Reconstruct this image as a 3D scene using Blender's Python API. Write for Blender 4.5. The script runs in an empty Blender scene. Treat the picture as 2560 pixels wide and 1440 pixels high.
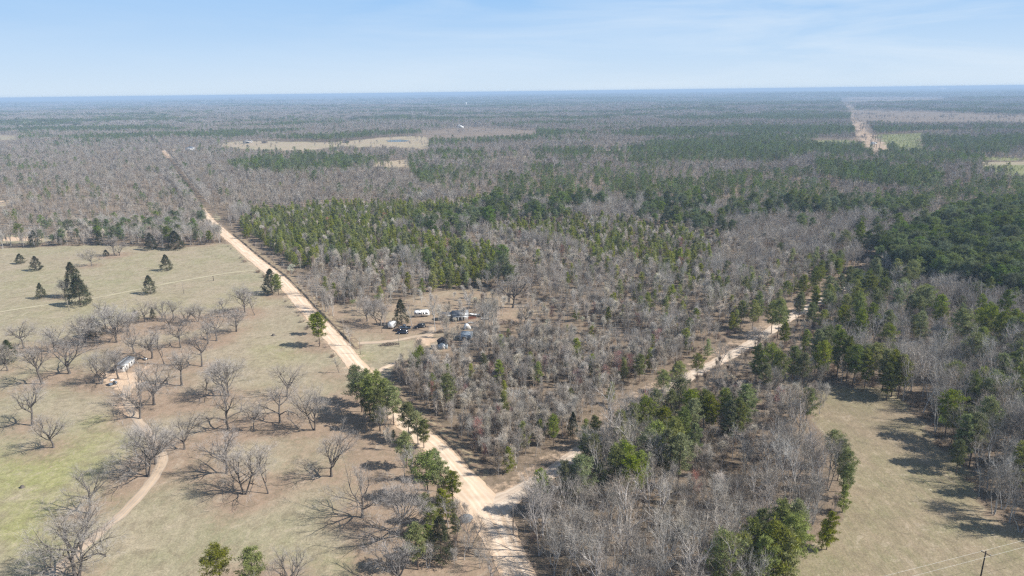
import bpy, math, random
import numpy as np
from mathutils import Matrix, Vector

# ------------------------------------------------------------------ camera, world, sun
sc = bpy.context.scene
COL = sc.collection
W, H_IMG = 2560.0, 1440.0
CAM_H = 100.0
F = 1706.7
PITCH = math.radians(16.05)
ROLL = 0.0125
fwd = np.array([0, math.cos(PITCH), -math.sin(PITCH)])
up0 = np.array([0, math.sin(PITCH), math.cos(PITCH)])
X0 = np.array([1.0, 0, 0])
right = math.cos(ROLL) * X0 - math.sin(ROLL) * up0
up = math.sin(ROLL) * X0 + math.cos(ROLL) * up0
cam_d = bpy.data.cameras.new('camera')
cam = bpy.data.objects.new('camera', cam_d)
COL.objects.link(cam)
sc.camera = cam
cam_d.sensor_width = 36.0
cam_d.lens = 36.0 * F / W
cam_d.clip_start = 1.0
cam_d.clip_end = 120000.0
R = Matrix(((right[0], up[0], -fwd[0]), (right[1], up[1], -fwd[1]), (right[2], up[2], -fwd[2])))
cam.matrix_world = Matrix.Translation((0, 0, CAM_H)) @ R.to_4x4()

SUN_EL = math.radians(41)
SUN_AZ = math.radians(-8)            # towards the sun, measured from +X
to_sun = Vector((math.cos(SUN_EL) * math.cos(SUN_AZ), math.cos(SUN_EL) * math.sin(SUN_AZ), math.sin(SUN_EL)))
sun_d = bpy.data.lights.new('sun', 'SUN')
sun_d.energy = 4.9
sun_d.angle = math.radians(0.5)
sun_d.color = (1.0, 0.955, 0.89)
sun = bpy.data.objects.new('sun', sun_d)
sun.rotation_euler = to_sun.to_track_quat('Z', 'Y').to_euler()
COL.objects.link(sun)

world = bpy.data.worlds.new('World')
sc.world = world
world.use_nodes = True
nt = world.node_tree
nt.nodes.clear()
N = nt.nodes.new
sky = N('ShaderNodeTexSky')
sky.sky_type = 'NISHITA'
sky.sun_disc = False
sky.sun_elevation = SUN_EL
sky.sun_rotation = math.radians(90) - SUN_AZ
sky.altitude = 100
sky.air_density = 1.0
sky.dust_density = 0.35
sky.ozone_density = 2.2
bg = N('ShaderNodeBackground')
bg.inputs['Strength'].default_value = 0.080
# thin cirrus streaks high in the sky, laid out by view direction in the world
tc = N('ShaderNodeTexCoord')
mp = N('ShaderNodeMapping')
mp.inputs['Rotation'].default_value = (0, 0, math.radians(8))
mp.inputs['Scale'].default_value = (1.1, 1.1, 9.0)
nz = N('ShaderNodeTexNoise')
nz.inputs['Scale'].default_value = 2.3
nz.inputs['Detail'].default_value = 8
nz.inputs['Roughness'].default_value = 0.58
nz.inputs['Distortion'].default_value = 0.5
cr = N('ShaderNodeMapRange')
cr.inputs['From Min'].default_value = 0.42
cr.inputs['From Max'].default_value = 0.78
cr.inputs['To Max'].default_value = 0.85
sep = N('ShaderNodeSeparateXYZ')
side = N('ShaderNodeMapRange')
side.inputs['From Min'].default_value = -0.35
side.inputs['From Max'].default_value = 0.5
side.inputs['To Min'].default_value = 0.18
mul = N('ShaderNodeMath'); mul.operation = 'MULTIPLY'
mix = N('ShaderNodeMixRGB')
mix.inputs['Color2'].default_value = (6.7, 7.5, 8.3, 1)
out = N('ShaderNodeOutputWorld')
L = nt.links.new
L(tc.outputs['Generated'], mp.inputs['Vector']); L(mp.outputs[0], nz.inputs['Vector'])
L(nz.outputs['Fac'], cr.inputs['Value']); L(tc.outputs['Generated'], sep.inputs[0])
L(sep.outputs['X'], side.inputs['Value'])
L(cr.outputs[0], mul.inputs[0]); L(side.outputs[0], mul.inputs[1])
# low sky: the pale blue band of haze near the horizon
low = N('ShaderNodeValToRGB')
el = low.color_ramp.elements
el[0].position = 0.0; el[0].color = (5.8, 6.85, 7.85, 1)
el[1].position = 0.125; el[1].color = (2.9, 5.0, 7.9, 1)
e = el.new(0.05); e.color = (4.65, 6.2, 8.0, 1)
lowf = N('ShaderNodeMapRange'); lowf.inputs['From Min'].default_value = 0.12; lowf.inputs['From Max'].default_value = 0.5
lowm = N('ShaderNodeMixRGB')
L(sep.outputs['Z'], low.inputs['Fac']); L(sep.outputs['Z'], lowf.inputs['Value']); L(lowf.outputs[0], lowm.inputs['Fac'])
L(low.outputs[0], lowm.inputs['Color1']); L(sky.outputs[0], lowm.inputs['Color2'])
L(mul.outputs[0], mix.inputs['Fac']); L(lowm.outputs[0], mix.inputs['Color1'])
L(mix.outputs[0], bg.inputs['Color']); L(bg.outputs[0], out.inputs['Surface'])

sc.view_settings.view_transform = 'Standard'
sc.view_settings.look = 'None'
sc.view_settings.exposure = 0.55
sc.view_settings.gamma = 1.0
sc.cycles.max_bounces = 4
sc.cycles.diffuse_bounces = 2
sc.cycles.glossy_bounces = 1
sc.cycles.transmission_bounces = 2
sc.cycles.volume_bounces = 0
sc.cycles.caustics_reflective = False
sc.cycles.caustics_refractive = False
sc.cycles.sample_clamp_indirect = 4
sc.cycles.use_adaptive_sampling = False
sc.cycles.use_denoising = False
sc.cycles.filter_width = 1.3

# ------------------------------------------------------------------ noise, terrain, pixel <-> ground
def _h(ix, iy, s):
    n = (ix.astype(np.int64) * 374761393 + iy.astype(np.int64) * 668265263 + s * 982451653) & 0xffffffff
    n = ((n ^ (n >> 13)) * 1274126177) & 0xffffffff
    n = (n ^ (n >> 16)) & 0xffffffff
    return n / 4294967295.0
def vnoise(x, y, s=0):
    x = np.asarray(x, float); y = np.asarray(y, float)
    ix = np.floor(x); iy = np.floor(y)
    fx = x - ix; fy = y - iy
    fx = fx * fx * (3 - 2 * fx); fy = fy * fy * (3 - 2 * fy)
    a = _h(ix, iy, s); b = _h(ix + 1, iy, s); c = _h(ix, iy + 1, s); d = _h(ix + 1, iy + 1, s)
    return (a * (1 - fx) + b * fx) * (1 - fy) + (c * (1 - fx) + d * fx) * fy
def fbm(x, y, s=0, o=4):
    t = 0; a = 0.5; n = 0
    for k in range(o):
        t = t + a * vnoise(np.asarray(x) * 2 ** k, np.asarray(y) * 2 ** k, s + 17 * k); n += a; a *= 0.5
    return t / n
def sstep(a, b, x):
    t = np.clip((np.asarray(x, float) - a) / (b - a), 0, 1)
    return t * t * (3 - 2 * t)
def ground_z(x, y):
    r = np.hypot(x, y)
    a = sstep(1100, 5000, r) * 20 + sstep(5000, 14000, r) * 14
    return a * (fbm(np.asarray(x) / 1900, np.asarray(y) / 1300, 5, 3) - 0.5) * 2
def project(x, y, z):
    x = np.asarray(x, float); y = np.asarray(y, float); z = np.asarray(z, float) - CAM_H
    d = x * fwd[0] + y * fwd[1] + z * fwd[2]
    d = np.where(d < 1, 1, d)
    u = W / 2 + F * (x * right[0] + y * right[1] + z * right[2]) / d
    v = H_IMG / 2 - F * (x * up[0] + y * up[1] + z * up[2]) / d
    return u, v
def at(px, py, z=0.0):
    """the point of the terrain (z metres above it) that a spot of the photograph shows"""
    d = fwd * F + right * (px - W / 2) + up * (H_IMG / 2 - py)
    zz = z
    for _ in range(12):
        t = (zz - CAM_H) / d[2]
        x, y = d[0] * t, d[1] * t
        zz = float(ground_z(x, y)) + z
    return np.array([x, y, zz])
def height_for(px, py, topy):
    """height of an upright thing whose foot is at px,py and whose top reaches topy"""
    b = at(px, py)
    lo, hi = 0.0, 80.0
    for _ in range(30):
        m = (lo + hi) / 2
        _, v = project(b[0], b[1], b[2] + m)
        if v > topy: lo = m
        else: hi = m
    return lo
def inpoly(u, v, poly):
    u = np.asarray(u, float); v = np.asarray(v, float)
    ins = np.zeros(u.shape, bool)
    n = len(poly)
    for i in range(n):
        x1, y1 = poly[i]; x2, y2 = poly[(i + 1) % n]
        if y1 == y2: continue
        c = ((y1 > v) != (y2 > v)) & (u < (x2 - x1) * (v - y1) / (y2 - y1) + x1)
        ins ^= c
    return ins
def seg_dist(x, y, pts):
    """signed-side aware distance to a ground polyline: returns distance, side (+ right of travel)"""
    best = np.full(np.shape(x), 1e9); sd = np.zeros(np.shape(x))
    for (a, b) in zip(pts[:-1], pts[1:]):
        dx, dy = b[0] - a[0], b[1] - a[1]
        l2 = dx * dx + dy * dy
        t = np.clip(((x - a[0]) * dx + (y - a[1]) * dy) / l2, 0, 1)
        ex, ey = x - (a[0] + t * dx), y - (a[1] + t * dy)
        d = np.hypot(ex, ey)
        m = d < best
        best = np.where(m, d, best); sd = np.where(m, np.sign(dy * ex - dx * ey), sd)
    return best, sd

# ------------------------------------------------------------------ mesh helpers
class MB:
    def __init__(s): s.v = []; s.t = []; s.q = []; s.n = 0
    def add(s, v, t=None, q=None):
        v = np.asarray(v, np.float32).reshape(-1, 3)
        if t is not None and len(t): s.t.append(np.asarray(t, np.int64).reshape(-1, 3) + s.n)
        if q is not None and len(q): s.q.append(np.asarray(q, np.int64).reshape(-1, 4) + s.n)
        s.v.append(v); s.n += len(v)
        return s
    def tube(s, pts, rad, k=5, cap=True):
        pts = np.asarray(pts, float); n = len(pts)
        vs = []
        tan = np.gradient(pts, axis=0)
        tan /= np.linalg.norm(tan, axis=1)[:, None] + 1e-9
        ref = np.array([0, 0, 1.0]) if abs(tan[0][2]) < 0.9 else np.array([1.0, 0, 0])
        ang = np.arange(k) * 2 * math.pi / k
        for i in range(n):
            a = np.cross(tan[i], ref); a /= np.linalg.norm(a) + 1e-9
            b = np.cross(tan[i], a)
            vs.append(pts[i] + rad[i] * (np.cos(ang)[:, None] * a + np.sin(ang)[:, None] * b))
        q = []
        for i in range(n - 1):
            for j in range(k):
                q.append((i * k + j, i * k + (j + 1) % k, (i + 1) * k + (j + 1) % k, (i + 1) * k + j))
        v = np.concatenate(vs); t = []
        if cap:
            v = np.concatenate([v, pts[:1], pts[-1:]])
            for j in range(k):
                t.append((n * k, (j + 1) % k, j)); t.append((n * k + 1, (n - 1) * k + j, (n - 1) * k + (j + 1) % k))
        return s.add(v, t, q)
    def box(s, c, d, rz=0.0, taper=1.0):
        x, y, z = d[0] / 2, d[1] / 2, d[2] / 2
        v = np.array([(-x, -y, -z), (x, -y, -z), (x, y, -z), (-x, y, -z),
                      (-x * taper, -y * taper, z), (x * taper, -y * taper, z), (x * taper, y * taper, z), (-x * taper, y * taper, z)])
        cz, sz = math.cos(rz), math.sin(rz)
        v = v @ np.array([[cz, sz, 0], [-sz, cz, 0], [0, 0, 1]]) + np.array(c)
        return s.add(v, None, [(0, 3, 2, 1), (4, 5, 6, 7), (0, 1, 5, 4), (1, 2, 6, 5), (2, 3, 7, 6), (3, 0, 4, 7)])
    def prism(s, prof, y0, y1):
        """profile in x,z swept along y"""
        n = len(prof)
        v = [(a, y0, b) for a, b in prof] + [(a, y1, b) for a, b in prof] 
        cx = sum(a for a, b in prof) / n; cz = sum(b for a, b in prof) / n
        v += [(cx, y0, cz), (cx, y1, cz)]
        q = [(i, (i + 1) % n, n + (i + 1) % n, n + i) for i in range(n)]
        t = [(2 * n, (i + 1) % n, i) for i in range(n)] + [(2 * n + 1, n + i, n + (i + 1) % n) for i in range(n)]
        return s.add(v, t, q)
    def mesh(s, name, mats, split=None):
        me = bpy.data.meshes.new(name)
        v = np.concatenate(s.v) if s.v else np.zeros((0, 3), np.float32)
        t = np.concatenate(s.t) if s.t else np.zeros((0, 3), np.int64)
        q = np.concatenate(s.q) if s.q else np.zeros((0, 4), np.int64)
        me.vertices.add(len(v)); me.vertices.foreach_set('co', v.astype(np.float32).ravel())
        me.loops.add(t.size + q.size)
        me.loops.foreach_set('vertex_index', np.concatenate([t.ravel(), q.ravel()]).astype(np.int32))
        me.polygons.add(len(t) + len(q))
        st = np.concatenate([np.arange(len(t)) * 3, t.size + np.arange(len(q)) * 4]).astype(np.int32)
        me.polygons.foreach_set('loop_start', st)
        if not isinstance(mats, (list, tuple)): mats = [mats]
        for m in mats: me.materials.append(m)
        me.update(calc_edges=True)
        return me
    def build(s, name, mat, parent=None):
        return obj(name, s.mesh(name, mat), parent)
def obj(name, me, parent=None):
    o = bpy.data.objects.new(name, me); COL.objects.link(o)
    if parent is not None: o.parent = parent
    return o
def tag(o, label=None, cat=None, group=None, kind=None):
    if label: o['label'] = label
    if cat: o['category'] = cat
    if group: o['group'] = group
    if kind: o['kind'] = kind
    return o
def thing(name, label, cat, loc, rz=0.0, group=None):
    o = bpy.data.objects.new(name, None); COL.objects.link(o)
    o.location = loc; o.rotation_euler = (0, 0, rz); o.empty_display_size = 0.5
    return tag(o, label, cat, group)

# ------------------------------------------------------------------ materials
def mat(name, col, rough=0.85, var=0.0, scale=1.0, metal=0.0, objvar=0.0, transl=0.0, col2=None, spec=0.2, bump=0.0):
    m = bpy.data.materials.new(name); m.use_nodes = True
    t = m.node_tree; t.nodes.clear(); nn = t.nodes.new; ll = t.links.new
    o = nn('ShaderNodeOutputMaterial')
    c = nn('ShaderNodeRGB'); c.outputs[0].default_value = (*col, 1)
    last = c.outputs[0]
    tcx = nn('ShaderNodeTexCoord')
    n1 = nn('ShaderNodeTexNoise'); n1.inputs['Scale'].default_value = scale; n1.inputs['Detail'].default_value = 5
    ll(tcx.outputs['Object'], n1.inputs['Vector'])
    if col2:
        mx = nn('ShaderNodeMixRGB'); mr = nn('ShaderNodeMapRange')
        mr.inputs['From Min'].default_value = 0.4; mr.inputs['From Max'].default_value = 0.6
        ll(n1.outputs['Fac'], mr.inputs['Value']); ll(mr.outputs[0], mx.inputs['Fac'])
        ll(last, mx.inputs['Color1']); mx.inputs['Color2'].default_value = (*col2, 1); last = mx.outputs[0]
    if var:
        hs = nn('ShaderNodeHueSaturation'); mr = nn('ShaderNodeMapRange')
        mr.inputs['From Min'].default_value = 0.3; mr.inputs['From Max'].default_value = 0.7
        mr.inputs['To Min'].default_value = 1 - var; mr.inputs['To Max'].default_value = 1 + var
        ll(n1.outputs['Fac'], mr.inputs['Value']); ll(mr.outputs[0], hs.inputs['Value']); ll(last, hs.inputs['Color']); last = hs.outputs[0]
    if objvar:
        oi = nn('ShaderNodeObjectInfo'); hs = nn('ShaderNodeHueSaturation'); mr = nn('ShaderNodeMapRange')
        mr.inputs['To Min'].default_value = 1 - objvar; mr.inputs['To Max'].default_value = 1 + objvar
        ll(oi.outputs['Random'], mr.inputs['Value']); ll(mr.outputs[0], hs.inputs['Value'])
        w = nn('ShaderNodeMath'); w.operation = 'MULTIPLY'; w.inputs[1].default_value = 7.31
        fr = nn('ShaderNodeMath'); fr.operation = 'FRACT'; mr2 = nn('ShaderNodeMapRange')
        mr2.inputs['To Min'].default_value = 0.5 - 0.05 * objvar; mr2.inputs['To Max'].default_value = 0.5 + 0.05 * objvar
        ll(oi.outputs['Random'], w.inputs[0]); ll(w.outputs[0], fr.inputs[0]); ll(fr.outputs[0], mr2.inputs['Value']); ll(mr2.outputs[0], hs.inputs['Hue'])
        w2 = nn('ShaderNodeMath'); w2.operation = 'MULTIPLY'; w2.inputs[1].default_value = 13.7
        f2 = nn('ShaderNodeMath'); f2.operation = 'FRACT'; mr3 = nn('ShaderNodeMapRange')
        mr3.inputs['To Min'].default_value = 1 - objvar; mr3.inputs['To Max'].default_value = 1 + objvar
        ll(oi.outputs['Random'], w2.inputs[0]); ll(w2.outputs[0], f2.inputs[0]); ll(f2.outputs[0], mr3.inputs['Value']); ll(mr3.outputs[0], hs.inputs['Saturation'])
        ll(last, hs.inputs['Color']); last = hs.outputs[0]
    if transl:
        d = nn('ShaderNodeBsdfDiffuse'); tr = nn('ShaderNodeBsdfTranslucent'); mx = nn('ShaderNodeMixShader')
        mx.inputs[0].default_value = transl
        ll(last, d.inputs['Color']); ll(last, tr.inputs['Color']); ll(d.outputs[0], mx.inputs[1]); ll(tr.outputs[0], mx.inputs[2])
        ll(mx.outputs[0], o.inputs['Surface'])
    elif spec == 0:
        d = nn('ShaderNodeBsdfDiffuse'); ll(last, d.inputs['Color']); ll(d.outputs[0], o.inputs['Surface'])
    else:
        b = nn('ShaderNodeBsdfPrincipled'); ll(last, b.inputs['Base Color'])
        b.inputs['Roughness'].default_value = rough; b.inputs['Metallic'].default_value = metal
        b.inputs['Specular IOR Level'].default_value = spec
        if bump:
            bp = nn('ShaderNodeBump'); bp.inputs['Strength'].default_value = bump; bp.inputs['Distance'].default_value = 0.3
            ll(n1.outputs['Fac'], bp.inputs['Height']); ll(bp.outputs[0], b.inputs['Normal'])
        ll(b.outputs[0], o.inputs['Surface'])
    return m
M = {}
M['bark_oak'] = mat('oak_bark', (0.13, 0.115, 0.103), var=0.25, scale=1.5, objvar=0.12, spec=0)
M['twig_oak'] = mat('oak_twigs', (0.38, 0.345, 0.31), objvar=0.14, spec=0, var=0.15, scale=0.6)
M['bark_wood'] = mat('grey_bark', (0.42, 0.39, 0.355), var=0.25, scale=1.2, objvar=0.3, spec=0)
M['twig_wood'] = mat('woodland_twigs', (0.335, 0.300, 0.258), objvar=0.25, spec=0, var=0.12, scale=0.5)
M['twig_young'] = mat('sapling_twigs', (0.53, 0.475, 0.40), objvar=0.25, spec=0, var=0.12, scale=0.5)
M['twig_brown'] = mat('brown_twigs', (0.30, 0.245, 0.19), objvar=0.22, spec=0, var=0.12, scale=0.5)
M['twig_pale'] = mat('silver_twigs', (0.42, 0.39, 0.345), objvar=0.15, spec=0, var=0.12, scale=0.5)
M['twig_red'] = mat('maple_bud_twigs', (0.36, 0.19, 0.165), objvar=0.2, spec=0)
M['twig_shrub'] = mat('shrub_twigs', (0.255, 0.20, 0.155), objvar=0.35, spec=0)
M['bark_pine'] = mat('pine_bark', (0.15, 0.11, 0.085), var=0.3, scale=2.0, spec=0)
M['needle'] = mat('pine_needles', (0.225, 0.250, 0.078), objvar=0.34, transl=0.33, var=0.25, scale=0.45)
M['needle_young'] = mat('young_pine_needles', (0.30, 0.325, 0.095), objvar=0.28, transl=0.42, var=0.25, scale=0.6)
M['needle_dark'] = mat('dark_pine_needles', (0.165, 0.205, 0.075), objvar=0.38, transl=0.3, var=0.25, scale=0.45)
M['cedar'] = mat('cedar_foliage', (0.065, 0.082, 0.038), objvar=0.2, transl=0.12, var=0.3, scale=0.8, col2=(0.085, 0.075, 0.045))
M['bud'] = mat('pale_blossom', (0.62, 0.62, 0.48), objvar=0.1, transl=0.2)
M['bud_green'] = mat('fresh_green_leaf', (0.30, 0.38, 0.11), objvar=0.15, transl=0.3)
M['white'] = mat('white_paint', (0.78, 0.78, 0.76), rough=0.5, var=0.06, scale=1.5, spec=0.4)
M['offwhite'] = mat('weathered_white_siding', (0.46, 0.43, 0.39), rough=0.7, var=0.15, scale=1.2)
M['metalroof'] = mat('grey_metal_roof', (0.30, 0.31, 0.32), rough=0.5, var=0.12, scale=1.0, metal=0.3, spec=0.5)
M['blueroof'] = mat('blue_grey_tin', (0.26, 0.31, 0.36), rough=0.5, var=0.25, scale=0.8, metal=0.2)
M['darkroof'] = mat('dark_shingles', (0.035, 0.035, 0.04), rough=0.8, var=0.2, scale=2)
M['paleblue'] = mat('pale_blue_siding', (0.50, 0.60, 0.68), rough=0.6, var=0.08, scale=1.5)
M['glass'] = mat('dark_glass', (0.02, 0.025, 0.03), rough=0.1, spec=0.6)
M['wood'] = mat('weathered_wood', (0.22, 0.17, 0.13), var=0.25, scale=3)
M['pole'] = mat('pole_wood', (0.30, 0.26, 0.22), var=0.2, scale=2)
M['poledark'] = mat('creosote_pole_wood', (0.05, 0.04, 0.035), var=0.2, scale=2)
M['wire'] = mat('wire_metal', (0.65, 0.65, 0.62), rough=0.4, spec=0.4)
M['rubber'] = mat('black_rubber', (0.02, 0.02, 0.02), rough=0.9)
M['chrome'] = mat('rim_metal', (0.5, 0.5, 0.5), rough=0.35, metal=0.8)
M['car_black'] = mat('black_car_paint', (0.012, 0.012, 0.014), rough=0.25, spec=0.5)
M['car_grey'] = mat('blue_grey_car_paint', (0.16, 0.20, 0.25), rough=0.3, spec=0.5)
M['car_brown'] = mat('brown_car_paint', (0.10, 0.065, 0.05), rough=0.4, spec=0.4)
M['car_navy'] = mat('dark_blue_car_paint', (0.02, 0.025, 0.045), rough=0.3, spec=0.5)
M['gravel'] = mat('grey_gravel', (0.17, 0.18, 0.19), var=0.35, scale=6, bump=0.6)
M['brush'] = mat('dead_brush', (0.24, 0.20, 0.16), var=0.2, scale=2, spec=0)
M['redjunk'] = mat('faded_red_paint', (0.40, 0.16, 0.10), rough=0.6)
M['water'] = mat('pond_water', (0.20, 0.23, 0.26), rough=0.12, spec=0.6)

def ground_material():
    m = bpy.data.materials.new('ground_cover'); m.use_nodes = True
    t = m.node_tree; t.nodes.clear(); nn = t.nodes.new; ll = t.links.new
    o = nn('ShaderNodeOutputMaterial'); b = nn('ShaderNodeBsdfPrincipled')
    b.inputs['Roughness'].default_value = 0.95; b.inputs['Specular IOR Level'].default_value = 0.08
    geo = nn('ShaderNodeNewGeometry')
    def noise(sc_, det=6, rough=0.6, dist=0.0):
        n_ = nn('ShaderNodeTexNoise'); n_.inputs['Scale'].default_value = sc_; n_.inputs['Detail'].default_value = det
        n_.inputs['Roughness'].default_value = rough; n_.inputs['Distortion'].default_value = dist
        ll(geo.outputs['Position'], n_.inputs['Vector']); return n_.outputs['Fac']
    def rng(v, a, b_, c=0.0, d=1.0):
        n_ = nn('ShaderNodeMapRange'); n_.inputs['From Min'].default_value = a; n_.inputs['From Max'].default_value = b_
        n_.inputs['To Min'].default_value = c; n_.inputs['To Max'].default_value = d; ll(v, n_.inputs['Value']); return n_.outputs[0]
    def mixc(f, a, c):
        n_ = nn('ShaderNodeMixRGB')
        if isinstance(f, float): n_.inputs['Fac'].default_value = f
        else: ll(f, n_.inputs['Fac'])
        for s_, v in (('Color1', a), ('Color2', c)):
            if isinstance(v, tuple): n_.inputs[s_].default_value = (*v, 1)
            else: ll(v, n_.inputs[s_])
        return n_.outputs[0]
    def math_(op, a, c):
        n_ = nn('ShaderNodeMath'); n_.operation = op
        for i, v in enumerate((a, c)):
            if isinstance(v, (int, float)): n_.inputs[i].default_value = v
            else: ll(v, n_.inputs[i])
        return n_.outputs[0]
    at1 = nn('ShaderNodeAttribute'); at1.attribute_name = 'cover'
    at2 = nn('ShaderNodeAttribute'); at2.attribute_name = 'cover2'
    s1 = nn('ShaderNodeSeparateColor'); ll(at1.outputs['Color'], s1.inputs[0])
    s2 = nn('ShaderNodeSeparateColor'); ll(at2.outputs['Color'], s2.inputs[0])
    big = noise(0.012, 5); mid = noise(0.06, 6, 0.65); fine = noise(0.5, 6, 0.7); tiny = noise(2.2, 4, 0.7)
    streak = nn('ShaderNodeTexNoise'); smap = nn('ShaderNodeMapping'); smap.inputs['Scale'].default_value = (0.9, 0.07, 1)
    smap.inputs['Rotation'].default_value = (0, 0, 0.35)
    streak.inputs['Scale'].default_value = 0.5; streak.inputs['Detail'].default_value = 5
    ll(geo.outputs['Position'], smap.inputs[0]); ll(smap.outputs[0], streak.inputs['Vector'])
    grass = mixc(rng(mid, 0.35, 0.65), (0.350, 0.300, 0.205), (0.268, 0.252, 0.150))
    grass = mixc(rng(big, 0.42, 0.62, 0, 0.7), grass, (0.345, 0.275, 0.200))
    grass = mixc(rng(streak.outputs['Fac'], 0.45, 0.7, 0, 0.35), grass, (0.37, 0.30, 0.21))
    lush = mixc(rng(fine, 0.3, 0.7), (0.270, 0.275, 0.105), (0.325, 0.305, 0.145))
    lf = math_('MULTIPLY', s1.outputs[2], rng(mid, 0.30, 0.58, 0.15, 1.1))
    grass = mixc(rng(lf, 0.1, 0.9, 0, 0.92), grass, lush)
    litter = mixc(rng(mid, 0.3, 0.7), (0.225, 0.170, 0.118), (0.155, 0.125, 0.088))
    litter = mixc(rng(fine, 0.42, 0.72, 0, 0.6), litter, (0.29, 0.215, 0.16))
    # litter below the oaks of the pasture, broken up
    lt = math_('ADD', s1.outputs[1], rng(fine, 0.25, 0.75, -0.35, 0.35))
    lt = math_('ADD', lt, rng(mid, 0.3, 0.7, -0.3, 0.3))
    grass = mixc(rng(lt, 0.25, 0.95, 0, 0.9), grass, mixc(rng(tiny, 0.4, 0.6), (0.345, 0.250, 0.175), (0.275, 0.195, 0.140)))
    # woods floor versus open ground
    gf = math_('ADD', s1.outputs[0], rng(mid, 0.3, 0.7, -0.25, 0.25))
    gf = math_('ADD', gf, rng(fine, 0.3, 0.7, -0.1, 0.1))
    c = mixc(rng(gf, 0.35, 0.65), litter, grass)
    at3 = nn('ShaderNodeAttribute'); at3.attribute_name = 'cover3'
    s3 = nn('ShaderNodeSeparateColor'); ll(at3.outputs['Color'], s3.inputs[0])
    rows = nn('ShaderNodeTexNoise'); rmap = nn('ShaderNodeMapping'); rmap.inputs['Scale'].default_value = (1.6, 0.05, 1); rmap.inputs['Rotation'].default_value = (0, 0, -0.25)
    rows.inputs['Scale'].default_value = 1.0; rows.inputs['Detail'].default_value = 4
    ll(geo.outputs['Position'], rmap.inputs[0]); ll(rmap.outputs[0], rows.inputs['Vector'])
    hay = mixc(rng(mid, 0.38, 0.62), (0.285, 0.225, 0.150), (0.225, 0.205, 0.115))
    hay = mixc(rng(rows.outputs['Fac'], 0.40, 0.68, 0, 0.5), hay, (0.335, 0.265, 0.185))
    hay = mixc(math_('MULTIPLY', rng(big, 0.5, 0.62), 0.4), hay, (0.205, 0.160, 0.110))
    c = mixc(s3.outputs[0], c, hay)
    c = mixc(s3.outputs[1], c, mixc(rng(mid, 0.35, 0.65), (0.175, 0.195, 0.075), (0.235, 0.225, 0.110)))
    # rough clumps and worn spots of the open ground
    clump_ = noise(0.22, 8, 0.72, 1.2)
    c = mixc(math_('MULTIPLY', rng(clump_, 0.50, 0.60, 0, 0.42), s1.outputs[0]), c, (0.185, 0.150, 0.100))
    c = mixc(math_('MULTIPLY', rng(clump_, 0.44, 0.36, 0, 0.40), s1.outputs[0]), c, (0.430, 0.355, 0.265))
    # bare sand
    sf = math_('ADD', s2.outputs[0], rng(fine, 0.3, 0.7, -0.28, 0.28))
    sand = mixc(rng(mid, 0.35, 0.65), (0.60, 0.455, 0.325), (0.50, 0.35, 0.235))
    c = mixc(rng(sf, 0.3, 0.8), c, sand)
    # pale scuffs in the pasture
    sc1 = math_('MULTIPLY', rng(fine, 0.62, 0.70), rng(mid, 0.50, 0.60))
    sc1 = math_('MULTIPLY', sc1, s1.outputs[0])
    c = mixc(math_('MULTIPLY', sc1, 0.55), c, (0.50, 0.43, 0.33))
    # far ground that reads as woods canopy
    far = mixc(rng(noise(0.0022, 8, 0.65), 0.47, 0.56), (0.17, 0.145, 0.13), (0.045, 0.06, 0.035))
    c = mixc(s2.outputs[1], c, far)
    # brown cut-over land
    c = mixc(s2.outputs[2], c, mixc(rng(noise(0.02, 6, 0.6), 0.35, 0.65), (0.235, 0.18, 0.13), (0.175, 0.14, 0.11)))
    hs = nn('ShaderNodeHueSaturation'); ll(c, hs.inputs['Color'])
    v_ = math_('MULTIPLY', rng(tiny, 0.25, 0.75, 0.70, 1.3), rng(fine, 0.25, 0.75, 0.80, 1.2)); ll(v_, hs.inputs['Value'])
    bp = nn('ShaderNodeBump'); bp.inputs['Strength'].default_value = 0.55; bp.inputs['Distance'].default_value = 0.5
    ll(fine, bp.inputs['Height']); ll(bp.outputs[0], b.inputs['Normal'])
    ll(hs.outputs[0], b.inputs['Base Color']); ll(b.outputs[0], o.inputs['Surface'])
    return m
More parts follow.
